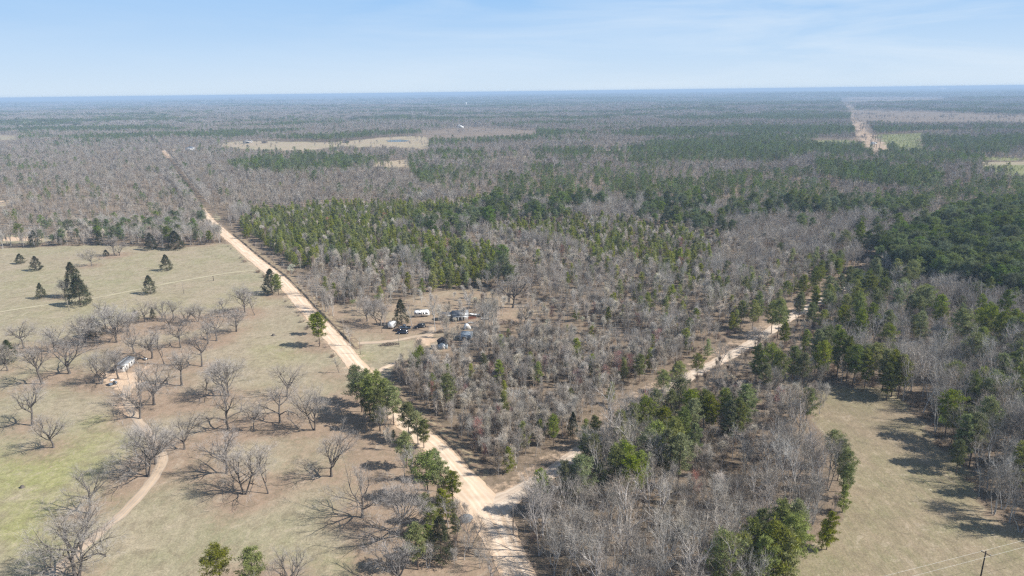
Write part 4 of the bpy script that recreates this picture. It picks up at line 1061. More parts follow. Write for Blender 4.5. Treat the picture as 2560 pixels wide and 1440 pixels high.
C_ = scatter(2600, 9000, 27, 2)
for i in np.nonzero(C_['isp'] | C_['isb'])[0]:
    k = 'pine' if C_['isp'][i] else 'bare'; o_ = (oP if k == 'pine' else oB)['clump'] + C_['va'][i] % 3
    bank_p[k].append((C_['x'][i], C_['y'][i], C_['z'][i], o_, (C_['ph'][i] / 15 if k == 'pine' else 0.9) * C_['sc'][i], C_['rot'][i]))

D_ = scatter(9000, 20000, 52, 2)
for i in np.nonzero(D_['isp'] | D_['isb'])[0]:
    k = 'pine' if D_['isp'][i] else 'bare'; o_ = (oP if k == 'pine' else oB)['clump'] + D_['va'][i] % 3
    bank_p[k].append((D_['x'][i], D_['y'][i], D_['z'][i], o_, 1.7 * D_['sc'][i], D_['rot'][i]))

def place(proto, name, label, cat, x, y, z, s, rot, group, wf=1.0, tilt=0.0):
    r = bpy.data.objects.new(name, None); COL.objects.link(r); r.location = (x, y, z); r.rotation_euler = (tilt, 0, rot); r.scale = (s * wf, s * wf, s)
    r.empty_display_size = 0.5
    tag(r, label, cat, group)
    for nm, me in (('trunk', proto.wood), ('crown', proto.crown)):
        c = bpy.data.objects.new(nm, me); COL.objects.link(c); c.parent = r
    return r
# which woods trees are individuals: the nearest ones in the picture
def area_label(u, v, what):
    if v > 1225 and u > 1880 and what == 'pine': return 'in the thick cluster at the near hay field corner'
    if u > 1240 and inpoly([u], [v], ZN[12][0])[0]:
        if u < 1420: where = 'at the wood edge beside the road junction'
        elif u > 2030: where = 'on the wood edge along the curved hay field'
        elif v > 1330: where = 'at the photo bottom between dirt road and hay field'
        elif v > 1200: where = 'in mid wood between the dirt road and hay field'
        elif v > 1080: where = 'in the wood behind the big pines below the gravel road'
        else: where = 'in the wood between gravel road and hay field'
        return where
    if u > 2250 and v > 980: return 'in the wood right of the hay field'
    if u > 1860 and v > 900: return 'in the belt at the far end of the hay field'
    if u > 1860: return 'in woods between hay field and dark pine plantation'
    if inpoly([u], [v], ZN[11][0])[0]:
        if v > 1100: return 'in young woods inside the road junction corner'
        if u < 1150: return 'in the young woods between the dirt road and the farm yard'
        if u > 1500: return 'in the young woods just above the gravel road'
        return 'in the middle of young woods between both roads'
    if u < 600: return 'in the woods beyond the far pasture edge'
    return 'in the mixed woods behind the farm yard'
def split(lst, limit):
    lst.sort(key=lambda t: -t[3 + 1] * 0 + math.hypot(t[0], t[1], CAM_H))
    vis = []; rest = []
    for t in lst:
        if len(vis) < limit and -20 < t[6] < 2580 and t[7] < 1520: vis.append(t)
        else: rest.append(t)
    return vis, rest
vb, rb = split(near_b, 296)
vp, rp = split(near_p, 300 - len(PINES))
for t in vb:
    pr = PROTOS['bare'][t[3]]; w = area_label(t[6], t[7], 'bare')
    red = t[3] == 12; young = t[3] >= 7
    look = 'reddish sapling ' if red else ('slender bare sapling ' if young else 'tall leafless tree ')
    place(pr, 'bare_tree', look + w, 'tree', t[0], t[1], t[2], t[4], t[5], 'leafless trees ' + w)
for t in vp:
    pr = PROTOS['pine'][t[3]]; w = area_label(t[6], t[7], 'pine')
    look = 'young pine ' if 4 <= t[3] < 8 else ('dark green pine ' if t[3] >= 8 else 'full-grown green pine ')
    place(pr, 'pine_tree', look + w, 'tree', t[0], t[1], t[2], t[4], t[5], 'pines ' + w)
for t in rb: bank_p['bare'].append(t[:6])
for t in rp: bank_p['pine'].append(t[:6])

def instancer(name, protos, rows, label):
    """ONE object: a cloud of points with a tree on each"""
    pc = bpy.data.collections.new(name + '_shapes')
    for i, me in enumerate(protos):
        pc.objects.link(bpy.data.objects.new('%s_shape_%03d' % (name, i), me))
    a = np.array(rows, float)
    me = bpy.data.meshes.new(name); me.vertices.add(len(a)); me.vertices.foreach_set('co', a[:, :3].astype(np.float32).ravel())
    for nm, ty, dat in (('pick', 'INT', a[:, 3].astype(np.int32)), ('size', 'FLOAT', a[:, 4].astype(np.float32)), ('turn', 'FLOAT', a[:, 5].astype(np.float32))):
        at_ = me.attributes.new(nm, ty, 'POINT'); at_.data.foreach_set('value', dat)
    o = obj(name, me)
    ng = bpy.data.node_groups.new(name + '_nodes', 'GeometryNodeTree')
    ng.interface.new_socket('Geometry', in_out='INPUT', socket_type='NodeSocketGeometry'); ng.interface.new_socket('Geometry', in_out='OUTPUT', socket_type='NodeSocketGeometry')
    n = ng.nodes.new; l = ng.links.new
    gi, go = n('NodeGroupInput'), n('NodeGroupOutput'); ip = n('GeometryNodeInstanceOnPoints'); ci = n('GeometryNodeCollectionInfo')
    ci.inputs['Collection'].default_value = pc; ci.inputs['Separate Children'].default_value = True; ci.inputs['Reset Children'].default_value = True
    def na(nm, ty):
        q = n('GeometryNodeInputNamedAttribute'); q.data_type = ty; q.inputs['Name'].default_value = nm; return q.outputs['Attribute']
    cx = n('ShaderNodeCombineXYZ'); l(na('turn', 'FLOAT'), cx.inputs['Z'])
    l(gi.outputs[0], ip.inputs['Points']); l(ci.outputs[0], ip.inputs['Instance']); ip.inputs['Pick Instance'].default_value = True
    l(na('pick', 'INT'), ip.inputs['Instance Index']); l(cx.outputs[0], ip.inputs['Rotation']); l(na('size', 'FLOAT'), ip.inputs['Scale'])
    l(ip.outputs[0], go.inputs[0])
    md = o.modifiers.new('instances', 'NODES'); md.node_group = ng
    tag(o, label, None, None, 'stuff'); return o
instancer('bare_woods', [p.full for p in PROTOS['bare']], bank_p['bare'], 'grey leafless woods stretching away to the horizon')
instancer('pine_woods', [p.full for p in PROTOS['pine']], bank_p['pine'], 'green pine stands mixed through the leafless woods')
print('TREES', len(bank_p['bare']), len(bank_p['pine']), len(vb), len(vp))
# undergrowth: low brown brush below the woods and along the banks
ux, uy = cells(110, 560, 3.0); ugz = ground_z(ux, uy)
ub, up_, _, _, _, uth, uu, uv, ucl = zones_at(ux, uy, ugz)
um = (~ucl) & (rs.uniform(size=len(ux)) < 0.5 * sstep(0.35, 0.6, fbm(ux / 9, uy / 9, 77, 3)) + 0.08)
dm, sm = seg_dist(ux, uy, ROADS['main'])
um |= (dm > 6.5) & (dm < 12) & (sm > 0) & (rs.uniform(size=len(ux)) < 0.25) & (uu < 1180) & ~inpoly(uu, uv, YARD)
um |= (dm > 5.2) & (dm < 7.0) & (sm < 0) & (rs.uniform(size=len(ux)) < 0.35) & (uv < 930)
rows = [(ux[i], uy[i], ugz[i], rs.integers(0, 3), rs.uniform(0.35, 1.1), rs.uniform(0, 6.28)) for i in np.nonzero(um)[0]]
instancer('undergrowth', shrubM, rows, 'low brown leafless brush under the trees and along the road banks')

# ------------------------------------------------------------------ explicit trees
for i, (x, y, t, k, lab) in enumerate(OAKS):
    pr = oakThin if k == 8 else (oakP[3] if 'V-shaped' in lab or 'two-stemmed' in lab else (oakP[9] if 'twin' in lab or 'two trunks' in lab else oakP[i % 13]))
    p = at(x, y); s = height_for(x, y, t) / pr.h
    place(pr, 'oak_tree', lab, 'tree', p[0], p[1], p[2], s, (x * 0.37 + y * 0.11) % 6.28, 'bare oaks scattered over the pasture', (1.05 + 0.22 * ((i * 7) % 5) / 4) if k != 8 else 1.0)
for i, (x, y, t, wf, lab) in enumerate(CEDARS):
    p = at(x, y); s = height_for(x, y, t) / 8.0
    place(cedarP[i % 3], 'cedar_tree', lab, 'tree', p[0], p[1], p[2], s, x * 0.7 % 6.28, 'dark cedars', wf)
for (x, y, t, k, lab) in PINES:
    p = at(x, y); s = height_for(x, y, t) / 16.0
    place(pineP[k], 'pine_tree', lab, 'tree', p[0], p[1], p[2], s, x * 0.9 % 6.28, 'pines along the dirt road and pasture', 1.25)
# leafless trees of the roadside thicket and the farm yard
THICK = [(957, 1091, 1012, 'grey leafless tree with thin trunks right below the dense roadside pines'), (968, 1098, 1030, 'second grey leafless tree right below the dense roadside pines'),
 (1035, 1199, 1100, 'grey leafless tree beside the greyish green pine on the dirt road verge'), (1012, 1190, 1120, 'short grey leafless tree at the left of the roadside thicket'),
 (1122, 1320, 1235, 'grey leafless tree just left of the gravel heap'), (1140, 1350, 1262, 'bare tree in front of the gravel heap'), (1176, 1370, 1275, 'slender bare tree at the left edge of the road below the junction'),
 (1070, 1420, 1350, 'small bare tree between the yellow-green pine and the cedar'), (1228, 1468, 1362, 'bushy bare tree overhanging the dirt road at the bottom edge'), (1160, 1400, 1330, 'bare bush on the left road edge below the gravel heap'),
 (1200, 1420, 1352, 'second bushy bare tree near the bottom of the dirt road'),
 (877, 1100 - 235, 812, 'small bare tree where the yard drive meets the dirt road'), (918, 803, 735, 'round bare tree at the front left of the farm yard'), (948, 815, 742, 'wide bare tree left of the dark cedar in the farm yard'),
 (962, 820, 765, 'bare tree beside the white box trailer'), (1030, 816, 752, 'straight bare tree right of the dark cedar by the cars'), (1089, 828, 738, 'tall bare tree in the centre of the farm yard right of the black car'),
 (1116, 808, 752, 'bare tree in front of the farmhouse porch'), (1172, 785, 722, 'twin-stemmed bare tree behind the right end of the farmhouse'), (1203, 795, 755, 'slim bare tree right of the scrap pile'),
 (1225, 806, 765, 'thin bare tree at the right side of the farm yard'), (1240, 792, 745, 'bare tree on the right rim of the farm yard clearing'), (1282, 770, 675, 'big dome-shaped bare oak behind the farm yard'),
 (1400, 802, 738, 'round bare tree alone on the brown clearing right of the farm yard'), (1312, 810, 752, 'bare tree on the brown clearing left of the round one'), (1350, 806, 765, 'twin bare stems on the brown clearing'),
 (1000, 655, 612, 'silver dome-shaped leafless tree among the young pines'), (765, 735, 672, 'pale leafless tree at the front of the row right of the dirt road'), (790, 768, 700, 'bare tree in the row right of the dirt road'),
 (833, 790, 720, 'pale bare tree at the near end of the row right of the dirt road'), (815, 780, 715, 'pale bare tree second from the near end of the roadside row'), (1888, 872, 812, 'dark bare tree with wide V-shaped limbs over the gravel road'),
 (2044, 955, 900, 'single silver bare tree before the pines at the far end of the hay field'), (2514, 965, 895, 'dark crooked bare tree near the right photo edge'), (2550, 1330, 1195, 'dark tree at the right edge whose shadow falls on the hay field'),
 (1186, 868, 800, 'bare tree behind the blue-grey tin shed'), (1150, 862, 805, 'bare tree right of the pale blue shed'), (1212, 860, 795, 'bare tree at the right end of the tin sheds')]
for i, (x, y, t, lab) in enumerate(THICK):
    p = at(x, y); pr = tallP[i % 7] if 'dome' not in lab and 'V-shaped' not in lab and 'round' not in lab and 'wide' not in lab else oakP[(0, 3, 5, 1)[i % 4]]
    if 'V-shaped' in lab: pr = oakP[3]
    s = height_for(x, y, t) / pr.h
    place(pr, 'leafless_tree', lab, 'tree', p[0], p[1], p[2], s, x * 0.77 % 6.28, 'leafless trees of the roadside and the farm yard', 1.15)
BUDS = [(1370, 828, 800, 0, 'leftmost white blossoming tree in the pale row on the brown clearing'), (1455, 808, 790, 0, 'small white blossoming tree near the round bare tree'), (1483, 828, 806, 0, 'small white blossoming tree right of centre on the clearing'),
 (1552, 808, 782, 0, 'white blossoming tree beside a dark narrow cedar'), (1385, 765, 745, 0, 'pale blossoming tree behind the round bare tree'), (2132, 812, 780, 0, 'pale cream budding tree left in the mixed woods'),
 (2270, 800, 772, 0, 'white blossoming tree beside a bright yellow-green one'), (2250, 830, 800, 1, 'bright yellow-green budding tree under a white blossoming one'), (2410, 838, 808, 1, 'yellow-green budding tree left of the big dark pine'),
 (2356, 1080, 1040, 1, 'pale green budding bush at the right edge of the hay field'), (944, 760, 736, 1, 'yellow-green budding bush at the back of the farm yard'), (882, 770, 748, 1, 'small yellow-green budding bush left in the farm yard'),
 (728, 690, 660, 0, 'pale budding tree beside the dirt road near the pole'), (1556, 905, 890, 0, 'tiny white blossoming tree in the young woods'), (1190, 770, 742, 0, 'cream budding tree behind the farmhouse')]
for (x, y, t, k, lab) in BUDS:
    p = at(x, y); s = height_for(x, y, t) / 8.0
    place(budP[k], 'budding_tree', lab, 'tree', p[0], p[1], p[2], s, x % 6.28, 'trees in early bud or blossom', 1.3)

# ------------------------------------------------------------------ ground sheet
def axis(lo, hi, fine_lo, fine_hi, step, growf):
    a = list(np.arange(fine_lo, fine_hi + step, step)); s = step
    while a[-1] < hi: s *= growf; a.append(a[-1] + s)
    s = step; b = []; q = fine_lo
    while q > lo: s *= growf; q -= s; b.append(q)
    return np.array(b[::-1] + a)
gx = axis(-60000, 60000, -330, 420, 2.2, 1.05); gy = axis(-3000, 70000, 95, 620, 2.2, 1.035)
GX, GY = np.meshgrid(gx, gy); fx, fy = GX.ravel(), GY.ravel()
fz = ground_z(fx, fy); fz = np.where(fy < 0, 0, fz)
near_amp = 0.35 * (fbm(fx / 30, fy / 30, 61) - 0.5) * np.exp(-(np.hypot(fx, fy) / 900) ** 2)
dmm = np.full(fx.shape, 1e9)
for kx in ROADS: dmm = np.minimum(dmm, seg_dist(fx, fy, ROADS[kx])[0])
fz = fz + near_amp * 0 - 0.0
uu, vv = project(fx, fy, fz)
beh = fy < 40
g_open = (inpoly(uu, vv, PASTURE) | inpoly(uu, vv, HAY) | inpoly(uu, vv, YARD)) | beh
for f in FIELDS: g_open |= inpoly(uu, vv, f)
grn = np.zeros(len(fx), bool)
for f in GREENF: grn |= inpoly(uu, vv, f)
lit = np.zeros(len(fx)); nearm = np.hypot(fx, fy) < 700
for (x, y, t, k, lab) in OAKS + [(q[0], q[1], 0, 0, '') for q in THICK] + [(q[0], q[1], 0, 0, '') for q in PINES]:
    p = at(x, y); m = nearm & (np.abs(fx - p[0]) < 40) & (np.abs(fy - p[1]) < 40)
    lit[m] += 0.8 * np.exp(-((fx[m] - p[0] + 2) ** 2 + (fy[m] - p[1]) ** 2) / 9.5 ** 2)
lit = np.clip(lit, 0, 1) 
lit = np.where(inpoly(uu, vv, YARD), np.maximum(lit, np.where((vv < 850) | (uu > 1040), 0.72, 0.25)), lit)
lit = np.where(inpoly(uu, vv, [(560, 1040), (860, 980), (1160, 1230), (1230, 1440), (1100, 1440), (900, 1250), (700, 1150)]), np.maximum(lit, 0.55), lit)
lush = np.zeros(len(fx))
for (cx, cy, sx, sy, a_) in [(90, 1210, 170, 90, 1.1), (60, 1330, 120, 60, .9), (250, 1110, 90, 45, .8), (240, 1045, 50, 18, .7), (930, 1425, 60, 25, 1.0), (700, 880, 90, 40, .45), (620, 740, 60, 25, .5),
    (905, 890, 40, 18, .5), (330, 780, 300, 40, .28), (150, 700, 300, 60, .22), (2150, 1010, 60, 20, .35), (2260, 1180, 120, 60, .40), (2250, 1290, 70, 30, .35), (560, 1000, 50, 25, .5), (850, 1380, 250, 60, .3), (450, 650, 200, 30, .2)]:
    lush += a_ * blob(uu, vv, cx, cy, sx, sy)
lush = np.clip(lush + 0.55 * grn, 0, 1.2)
for (x, y) in gpts([(1200, 1245)]): pass
verge = (seg_dist(fx, fy, ROADS['main'])[0] < 7)
sand = np.zeros(len(fx))
for f in SANDY: sand = np.maximum(sand, inpoly(uu, vv, f) * 1.0)
sand = np.maximum(sand, inpoly(uu, vv, ROW) * 0.55)
sand = np.maximum(sand, 0.9 * inpoly(uu, vv, FIELDS[1])); 
sand = np.maximum(sand, 0.38 * inpoly(uu, vv, FIELDS[0])); sand = np.maximum(sand, 0.45 * inpoly(uu, vv, FIELDS[2]))
ds_, ss_ = seg_dist(fx, fy, ROADS['side'])
sand = np.maximum(sand, 0.42 * ((ds_ < 7.5) & (ss_ < 0) & (fy < 620)))
sand = np.maximum(sand, 0.45 * ((seg_dist(fx, fy, ROADS['main'])[0] < 5.5) & (fy < 700)))
farm = sstep(1500, 7000, np.hypot(fx, fy)) * (~g_open) * (fy > 0)
cut = np.zeros(len(fx))
for f in CUT: cut = np.maximum(cut, inpoly(uu, vv, f) * 1.0)
nyx, nxx = len(gy), len(gx)
i, j = np.meshgrid(np.arange(nyx - 1), np.arange(nxx - 1), indexing='ij'); a = (i * nxx + j).ravel()
gme = MB().add(np.stack([fx, fy, fz], 1), None, np.stack([a, a + 1, a + nxx + 1, a + nxx], 1)).mesh('ground', ground_material())
hayf = inpoly(uu, vv, HAY) * 1.0
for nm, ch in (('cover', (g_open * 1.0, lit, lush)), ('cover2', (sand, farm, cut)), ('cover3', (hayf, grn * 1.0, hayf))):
    at_ = gme.attributes.new(nm, 'FLOAT_COLOR', 'POINT')
    at_.data.foreach_set('color', np.stack([*ch, np.ones(len(fx))], 1).astype(np.float32).ravel())
gme.polygons.foreach_set('use_smooth', np.ones(len(gme.polygons), bool))
tag(obj('ground', gme), kind='structure')
# pond
pp = [at(a_, b_) for a_, b_ in ((965, 352), (978, 350), (1000, 349), (1022, 351), (1018, 354), (998, 355), (972, 355))]
cz = max(p[2] for p in pp) + 0.3; ctr = np.mean(pp, 0)
ring = []
for k in range(48):
    t = k / 48 * 7; i0 = int(t) % 7; f = t - int(t); f = f * f * (3 - 2 * f); q = pp[i0] * (1 - f) + pp[(i0 + 1) % 7] * f
    ring.append((q[0], q[1], cz))
pm = MB().add([(ctr[0], ctr[1], cz)] + ring, [(0, 1 + k, 1 + (k + 1) % 48) for k in range(48)]).build('pond_water', M['water']); tag(pm, kind='structure')

# ------------------------------------------------------------------ objects
def gable(name, label, cat, px, py, w, l, h, rh, rz, mw, mr, over=0.3, windows=(), doors=(), porch=False, dx=0.0, root=None, group=None):
    """w along local x, l along local y, ridge along local y"""
    p = at(px, py); r = root or thing(name, label, cat, p, rz, group)
    wl = MB().prism([(-w / 2 + dx, 0), (w / 2 + dx, 0), (w / 2 + dx, h), (dx, h + rh), (-w / 2 + dx, h)], -l / 2, l / 2); wl.build('wall', mw, r)
    t = 0.10; rf = MB(); o_ = over
    k = rh / (w / 2)
    for s in (-1, 1):
        rf.prism([(dx, h + rh + 0.02), (dx + s * (w / 2 + o_), h - o_ * k + 0.02), (dx + s * (w / 2 + o_), h - o_ * k + 0.02 + t), (dx, h + rh + 0.02 + t)], -l / 2 - o_, l / 2 + o_)
    for yy in np.arange(-l / 2, l / 2, 0.6):
        for s in (-1, 1):
            n_ = [(dx, h + rh + t), (dx + s * (w / 2 + o_), h - o_ * k + t + 0.0), (dx + s * (w / 2 + o_), h - o_ * k + t + 0.06), (dx, h + rh + t + 0.06)]
            rf.prism(n_, yy, yy + 0.06)
    rf.build('roof', mr, r)
    for (face, a_, z_, ww, hh) in windows:
        fr = MB(); gl = MB()
        if face in 'fb':
            y_ = (-l / 2 - 0.03) * (1 if face == 'f' else -1)
            fr.box((a_ + dx, y_, z_), (ww + 0.2, 0.06, hh + 0.2)); gl.box((a_ + dx, y_ * 1.008 - (0.02 if face == 'f' else -0.02), z_), (ww, 0.06, hh))
        else:
            x_ = (w / 2 + 0.03) * (1 if face == 'r' else -1) + dx
            fr.box((x_, a_, z_), (0.06, ww + 0.2, hh + 0.2)); gl.box((x_ + (0.03 if face == 'r' else -0.03), a_, z_), (0.06, ww, hh))
        f = fr.build('window', M['white'], r); gl.build('pane', M['glass'], f)
    for (face, a_, ww, hh, dm_) in doors:
        d = MB()
        if face in 'fb': d.box((a_ + dx, (-l / 2 - 0.04) * (1 if face == 'f' else -1), hh / 2), (ww, 0.08, hh))
        else: d.box(((w / 2 + 0.04) * (1 if face == 'r' else -1) + dx, a_, hh / 2), (0.08, ww, hh))
        dd = d.build('door', dm_, r)
        hnd = MB()
        if face in 'fb': hnd.box((a_ + dx + ww * 0.35, (-l / 2 - 0.11) * (1 if face == 'f' else -1), 1.0), (0.12, 0.06, 0.06))
        else: hnd.box(((w / 2 + 0.11) * (1 if face == 'r' else -1) + dx, a_ + ww * .35, 1.0), (0.06, 0.12, 0.06))
        hnd.build('handle', M['chrome'], dd)
    return r
# cabin in the grove
cab = gable('cabin', 'small white cabin with a long grey metal roof inside the oak grove', 'cabin', 313, 920, 3.6, 8.6, 2.5, 0.55, 0.06, M['white'], M['metalroof'],
      windows=[('f', -0.9, 1.6, 0.7, 0.6), ('f', 0.9, 1.6, 0.8, 0.6), ('r', -2.2, 1.6, 0.9, 0.7), ('r', 1.6, 1.6, 0.9, 0.7), ('l', 0.5, 1.6, 0.9, 0.7)], doors=[('r', -0.2, 0.85, 2.0, M['wood'])])
def wheel(parent, x, y, r, w=0.22):
    t = MB().tube([(x - w / 2, y, r), (x - w / 2 + 0.03, y, r), (x + w / 2 - 0.03, y, r), (x + w / 2, y, r)], [r * 0.85, r, r, r * 0.85], 14)
    o = t.build('wheel', M['rubber'], parent); MB().tube([(x - w / 2 - 0.01, y, r), (x + w / 2 + 0.01, y, r)], [r * 0.55, r * 0.55], 10).build('rim', M['chrome'], o)
def car(px, py, rz, m, label, L_=4.6, Wd=1.8, Hh=1.45, suv=False, pickup=False, name='parked_car', group='cars parked in the farm yard'):
    r = thing(name, label, 'car' if not pickup else 'pickup truck', at(px, py), rz, group)
    l2 = L_ / 2
    low = [(-l2, .35), (-l2 + .08, .75), (-l2 + .5, .9), (l2 - 1.1, .95), (l2 - .15, .82), (l2, .55), (l2 - .05, .3), (-l2 + .1, .28)]
    def loft(prof, w0, w1, mb):
        n = len(prof); v = [(-w0 / 2 if z < .6 else -w1 / 2, y, z) for y, z in prof] + [(w0 / 2 if z < .6 else w1 / 2, y, z) for y, z in prof]
        cy = sum(y for y, z in prof) / n; cz_ = sum(z for y, z in prof) / n
        v += [(-w0 / 2, cy, cz_), (w0 / 2, cy, cz_)]
        q = [(i, n + i, n + (i + 1) % n, (i + 1) % n) for i in range(n)]
        t = [(2 * n, i, (i + 1) % n) for i in range(n)] + [(2 * n + 1, n + (i + 1) % n, n + i) for i in range(n)]
        mb.add(v, t, q)
    b = MB(); loft(low, Wd, Wd * 0.94, b); b.build('body', m, r)
    if pickup: cabp = (-0.2, 1.3, -0.1, 0.9)
    elif suv: cabp = (-l2 + .15, l2 - 1.15, -l2 + .35, l2 - 1.75)
    else: cabp = (-l2 + .55, l2 - 1.25, -l2 + 1.25, l2 - 2.0)
    y0, y1, y2, y3 = cabp; hb = .9; w0 = Wd * .9; w1 = Wd * .74
    v = [(-w0 / 2, y0, hb), (w0 / 2, y0, hb), (w0 / 2, y1, hb), (-w0 / 2, y1, hb), (-w1 / 2, y2, Hh), (w1 / 2, y2, Hh), (w1 / 2, y3, Hh), (-w1 / 2, y3, Hh)]
    MB().add(v, None, [(0, 3, 2, 1), (4, 5, 6, 7), (0, 1, 5, 4), (1, 2, 6, 5), (2, 3, 7, 6), (3, 0, 4, 7)]).build('window', M['glass'], r)
    MB().box((0, (y2 + y3) / 2, Hh + .03), (w1 * 1.02, y3 - y2 + .12, .07)).build('car_roof', m, r)
    if pickup:
        MB().box((0, -l2 + 1.0, .97), (Wd * .8, 1.7, .05)).build('truck_bed', M['rubber'], r)
    for sx in (-1, 1):
        for yy in (-l2 + .85, l2 - .95): wheel(r, sx * (Wd / 2 - .1), yy, .33)
        MB().box((sx * Wd * .36, l2 - .02, .66), (.34, .1, .14)).build('headlight', M['white'], r)
        MB().box((sx * Wd * .38, -l2 + .02, .7), (.22, .08, .18)).build('tail_light', M['redjunk'], r)
    return r
car(1013, 821, 1.45, M['car_grey'], 'blue-grey pickup truck at the back of the row of parked cars', 5.2, 1.9, 1.6, pickup=True, name='pickup_truck')
car(996, 828, 1.2, M['car_brown'], 'dusty brown car at the left end of the row of parked cars', 4.5)
car(1007, 834, 1.6, M['car_navy'], 'dark blue car at the front of the row of parked cars', 4.9, 1.9, 1.65, suv=True)
car(1050, 819, 1.95, M['car_black'], 'black car parked alone right of the row, beside the yard drive', 5.0, 1.95, 1.7, suv=True)
# camper trailer
def camper(px, py, rz, L_, name, label, cat):
    r = thing(name, label, cat, at(px, py), rz)
    prof = [(-L_ / 2 + .3, .5), (L_ / 2 - .5, .5), (L_ / 2 - .05, 1.0), (L_ / 2 - .1, 2.0), (L_ / 2 - .6, 2.75), (L_ / 2 - 1.2, 2.9), (-L_ / 2 + .9, 2.9), (-L_ / 2 + .3, 2.7), (-L_ / 2, 2.2), (-L_ / 2, .9)]
    MB().prism(prof, -1.2, 1.2).build('body', M['white'], r)
    for i, (a, w) in enumerate(((-2.6, .7), (-1.0, .9), (.9, .6), (2.2, 1.0))):
        if abs(a) < L_ / 2 - .4:
            for s in (-1, 1):
                f = MB().box((a, s * 1.22, 1.9), (w + .12, .05, .72)).build('window', M['chrome'], r); MB().box((a, s * 1.25, 1.9), (w, .05, .6)).build('pane', M['glass'], f)
    MB().box((.1, -1.23, 1.5), (.65, .06, 1.8)).build('door', M['offwhite'], r)
    for s in (-1, 1):
        for k in (-.4, .4):
            t = MB().tube([(k, s * 1.15 - .1, .35), (k, s * 1.15 + .1, .35)], [.35, .35], 12).build('wheel', M['rubber'], r)
    MB().box((L_ / 2 + .5, 0, .5), (1.3, .12, .12)).build('tow_bar', M['rubber'], r)
    MB().box((-.8, 0, 3.0), (.8, .7, .2)).build('roof_vent', M['offwhite'], r)
    return r
camper(1055, 791, 0.17, 7.2, 'camper_trailer', 'long white camper trailer with dark windows left of the farmhouse', 'camper')
camper(981, 819, 1.35, 4.2, 'box_trailer', 'small white trailer half hidden beside the dark cedar and parked cars', 'trailer')
# farmhouse: two sections with porch
fh = gable('farmhouse', 'low white farmhouse with grey metal roof and a front porch in the clearing', 'house', 1150, 796, 5.0, 7.0, 2.6, 1.3, math.radians(98), M['offwhite'], M['metalroof'],
      windows=[('r', -1.8, 1.6, .9, 1.0), ('r', 1.8, 1.6, .9, 1.0), ('f', -.8, 1.5, .8, 1.0), ('b', 0, 1.5, .8, 1.0), ('l', -1.5, 1.5, .9, 1.0), ('l', 1.5, 1.5, .9, 1.0)], doors=[('l', 0.0, .9, 2.05, M['wood'])])
wing = MB().prism([(-2.0, 0), (2.0, 0), (2.0, 2.4), (0, 3.3), (-2.0, 2.4)], 3.502, 9.0); wing.build('wing_wall', M['offwhite'], fh)
wr = MB()
for s in (-1, 1): wr.prism([(0, 3.32), (s * 2.4, 2.24), (s * 2.4, 2.34), (0, 3.42)], 3.9, 9.3)
wr.build('wing_roof', M['metalroof'], fh)
MB().prism([(-2.5, 2.35), (-2.5, 2.45), (-4.6, 2.15), (-4.6, 2.05)], -3.6, 3.6).build('porch_roof', M['metalroof'], fh)
for yy in (-3.3, -1.9, -0.6, 0.9, 2.2, 3.4): MB().box((-4.5, yy, 1.05), (.14, .14, 2.1)).build('porch_post', M['white'], fh)
MB().box((-3.55, 0, .12), (2.1, 7.0, .2)).build('porch_floor', M['wood'], fh)
MB().box((0.6, 1.0, 4.0), (.5, .5, 1.0)).build('chimney', M['wood'], fh)
for yy in (5.0, 7.2):
    f = MB().box((-2.03, yy, 1.5), (.06, 1.0, 1.1)).build('window', M['white'], fh); MB().box((-2.06, yy, 1.5), (.06, .8, .9)).build('pane', M['glass'], f)
# pale blue shed
sh = gable('garden_shed', 'pale blue shed with a black roof and a round window near the yard drive', 'shed', 1107, 868, 3.6, 4.4, 2.4, 1.2, 0.22, M['paleblue'], M['darkroof'], doors=[('f', 0, 1.2, 1.9, M['white'])])
MB().tube([(0.0, -2.2, 2.85), (0.0, -2.27, 2.85)], [.32, .32], 16).build('round_window', M['glass'], sh)
# tin sheds
gable('tin_shed', 'low blue-grey tin shed in the trees right of the pale blue shed', 'shed', 1166, 846, 6.5, 4.6, 2.0, .6, math.radians(80), M['blueroof'], M['blueroof'], doors=[('l', 0.2, 1.6, 1.8, M['wood'])])
gable('tin_shed', 'second grey tin shed further right, half hidden by bare trees', 'shed', 1206, 838, 4.5, 4.4, 2.1, .7, math.radians(70), M['offwhite'], M['metalroof'], doors=[('l', 0, 1.2, 1.9, M['wood'])])
# white dome tent
def dome(px, py):
    r = thing('storage_tent', 'small white domed storage tent above the tin shed', 'tent', at(px, py), 0.3)
    pr = [(1.5 * math.cos(a), 2.2 * math.sin(a)) for a in np.linspace(0, math.pi, 13)]
    MB().prism(pr, -1.3, 1.3).build('canopy', M['white'], r)
    MB().box((0, -1.33, .9), (1.3, .05, 1.7)).build('door_flap', M['offwhite'], r)
dome(1168, 822)
# boat and scrap beside the house
def boat(px, py, rz, s, name, label):
    r = thing(name, label, 'boat', at(px, py), rz); r.scale = (s, s, s)
    v = []; 
    sec = [(-2.2, .8, .75), (-1, .95, .75), (.5, .9, .8), (1.6, .5, .9), (2.3, .05, 1.0)]
    for y, w, z in sec: v += [(-w, y, z), (-w * .55, y, .35), (w * .55, y, .35), (w, y, z), (w * .8, y, z - .05), (-w * .8, y, z - .05)]
    q = []
    for i in range(len(sec) - 1):
        for j in range(6): q.append((i * 6 + j, i * 6 + (j + 1) % 6, i * 6 + 6 + (j + 1) % 6, i * 6 + 6 + j))
    q.append((0, 1, 4, 5)); q.append((1, 2, 3, 4))
    MB().add(v, None, q).build('hull', M['white'], r)
    for yy in (-1.2, .2): MB().box((0, yy, .78), (1.4, .3, .05)).build('bench', M['wood'], r)
    MB().box((0, -2.35, .8), (.3, .3, .7)).build('motor', M['rubber'], r)
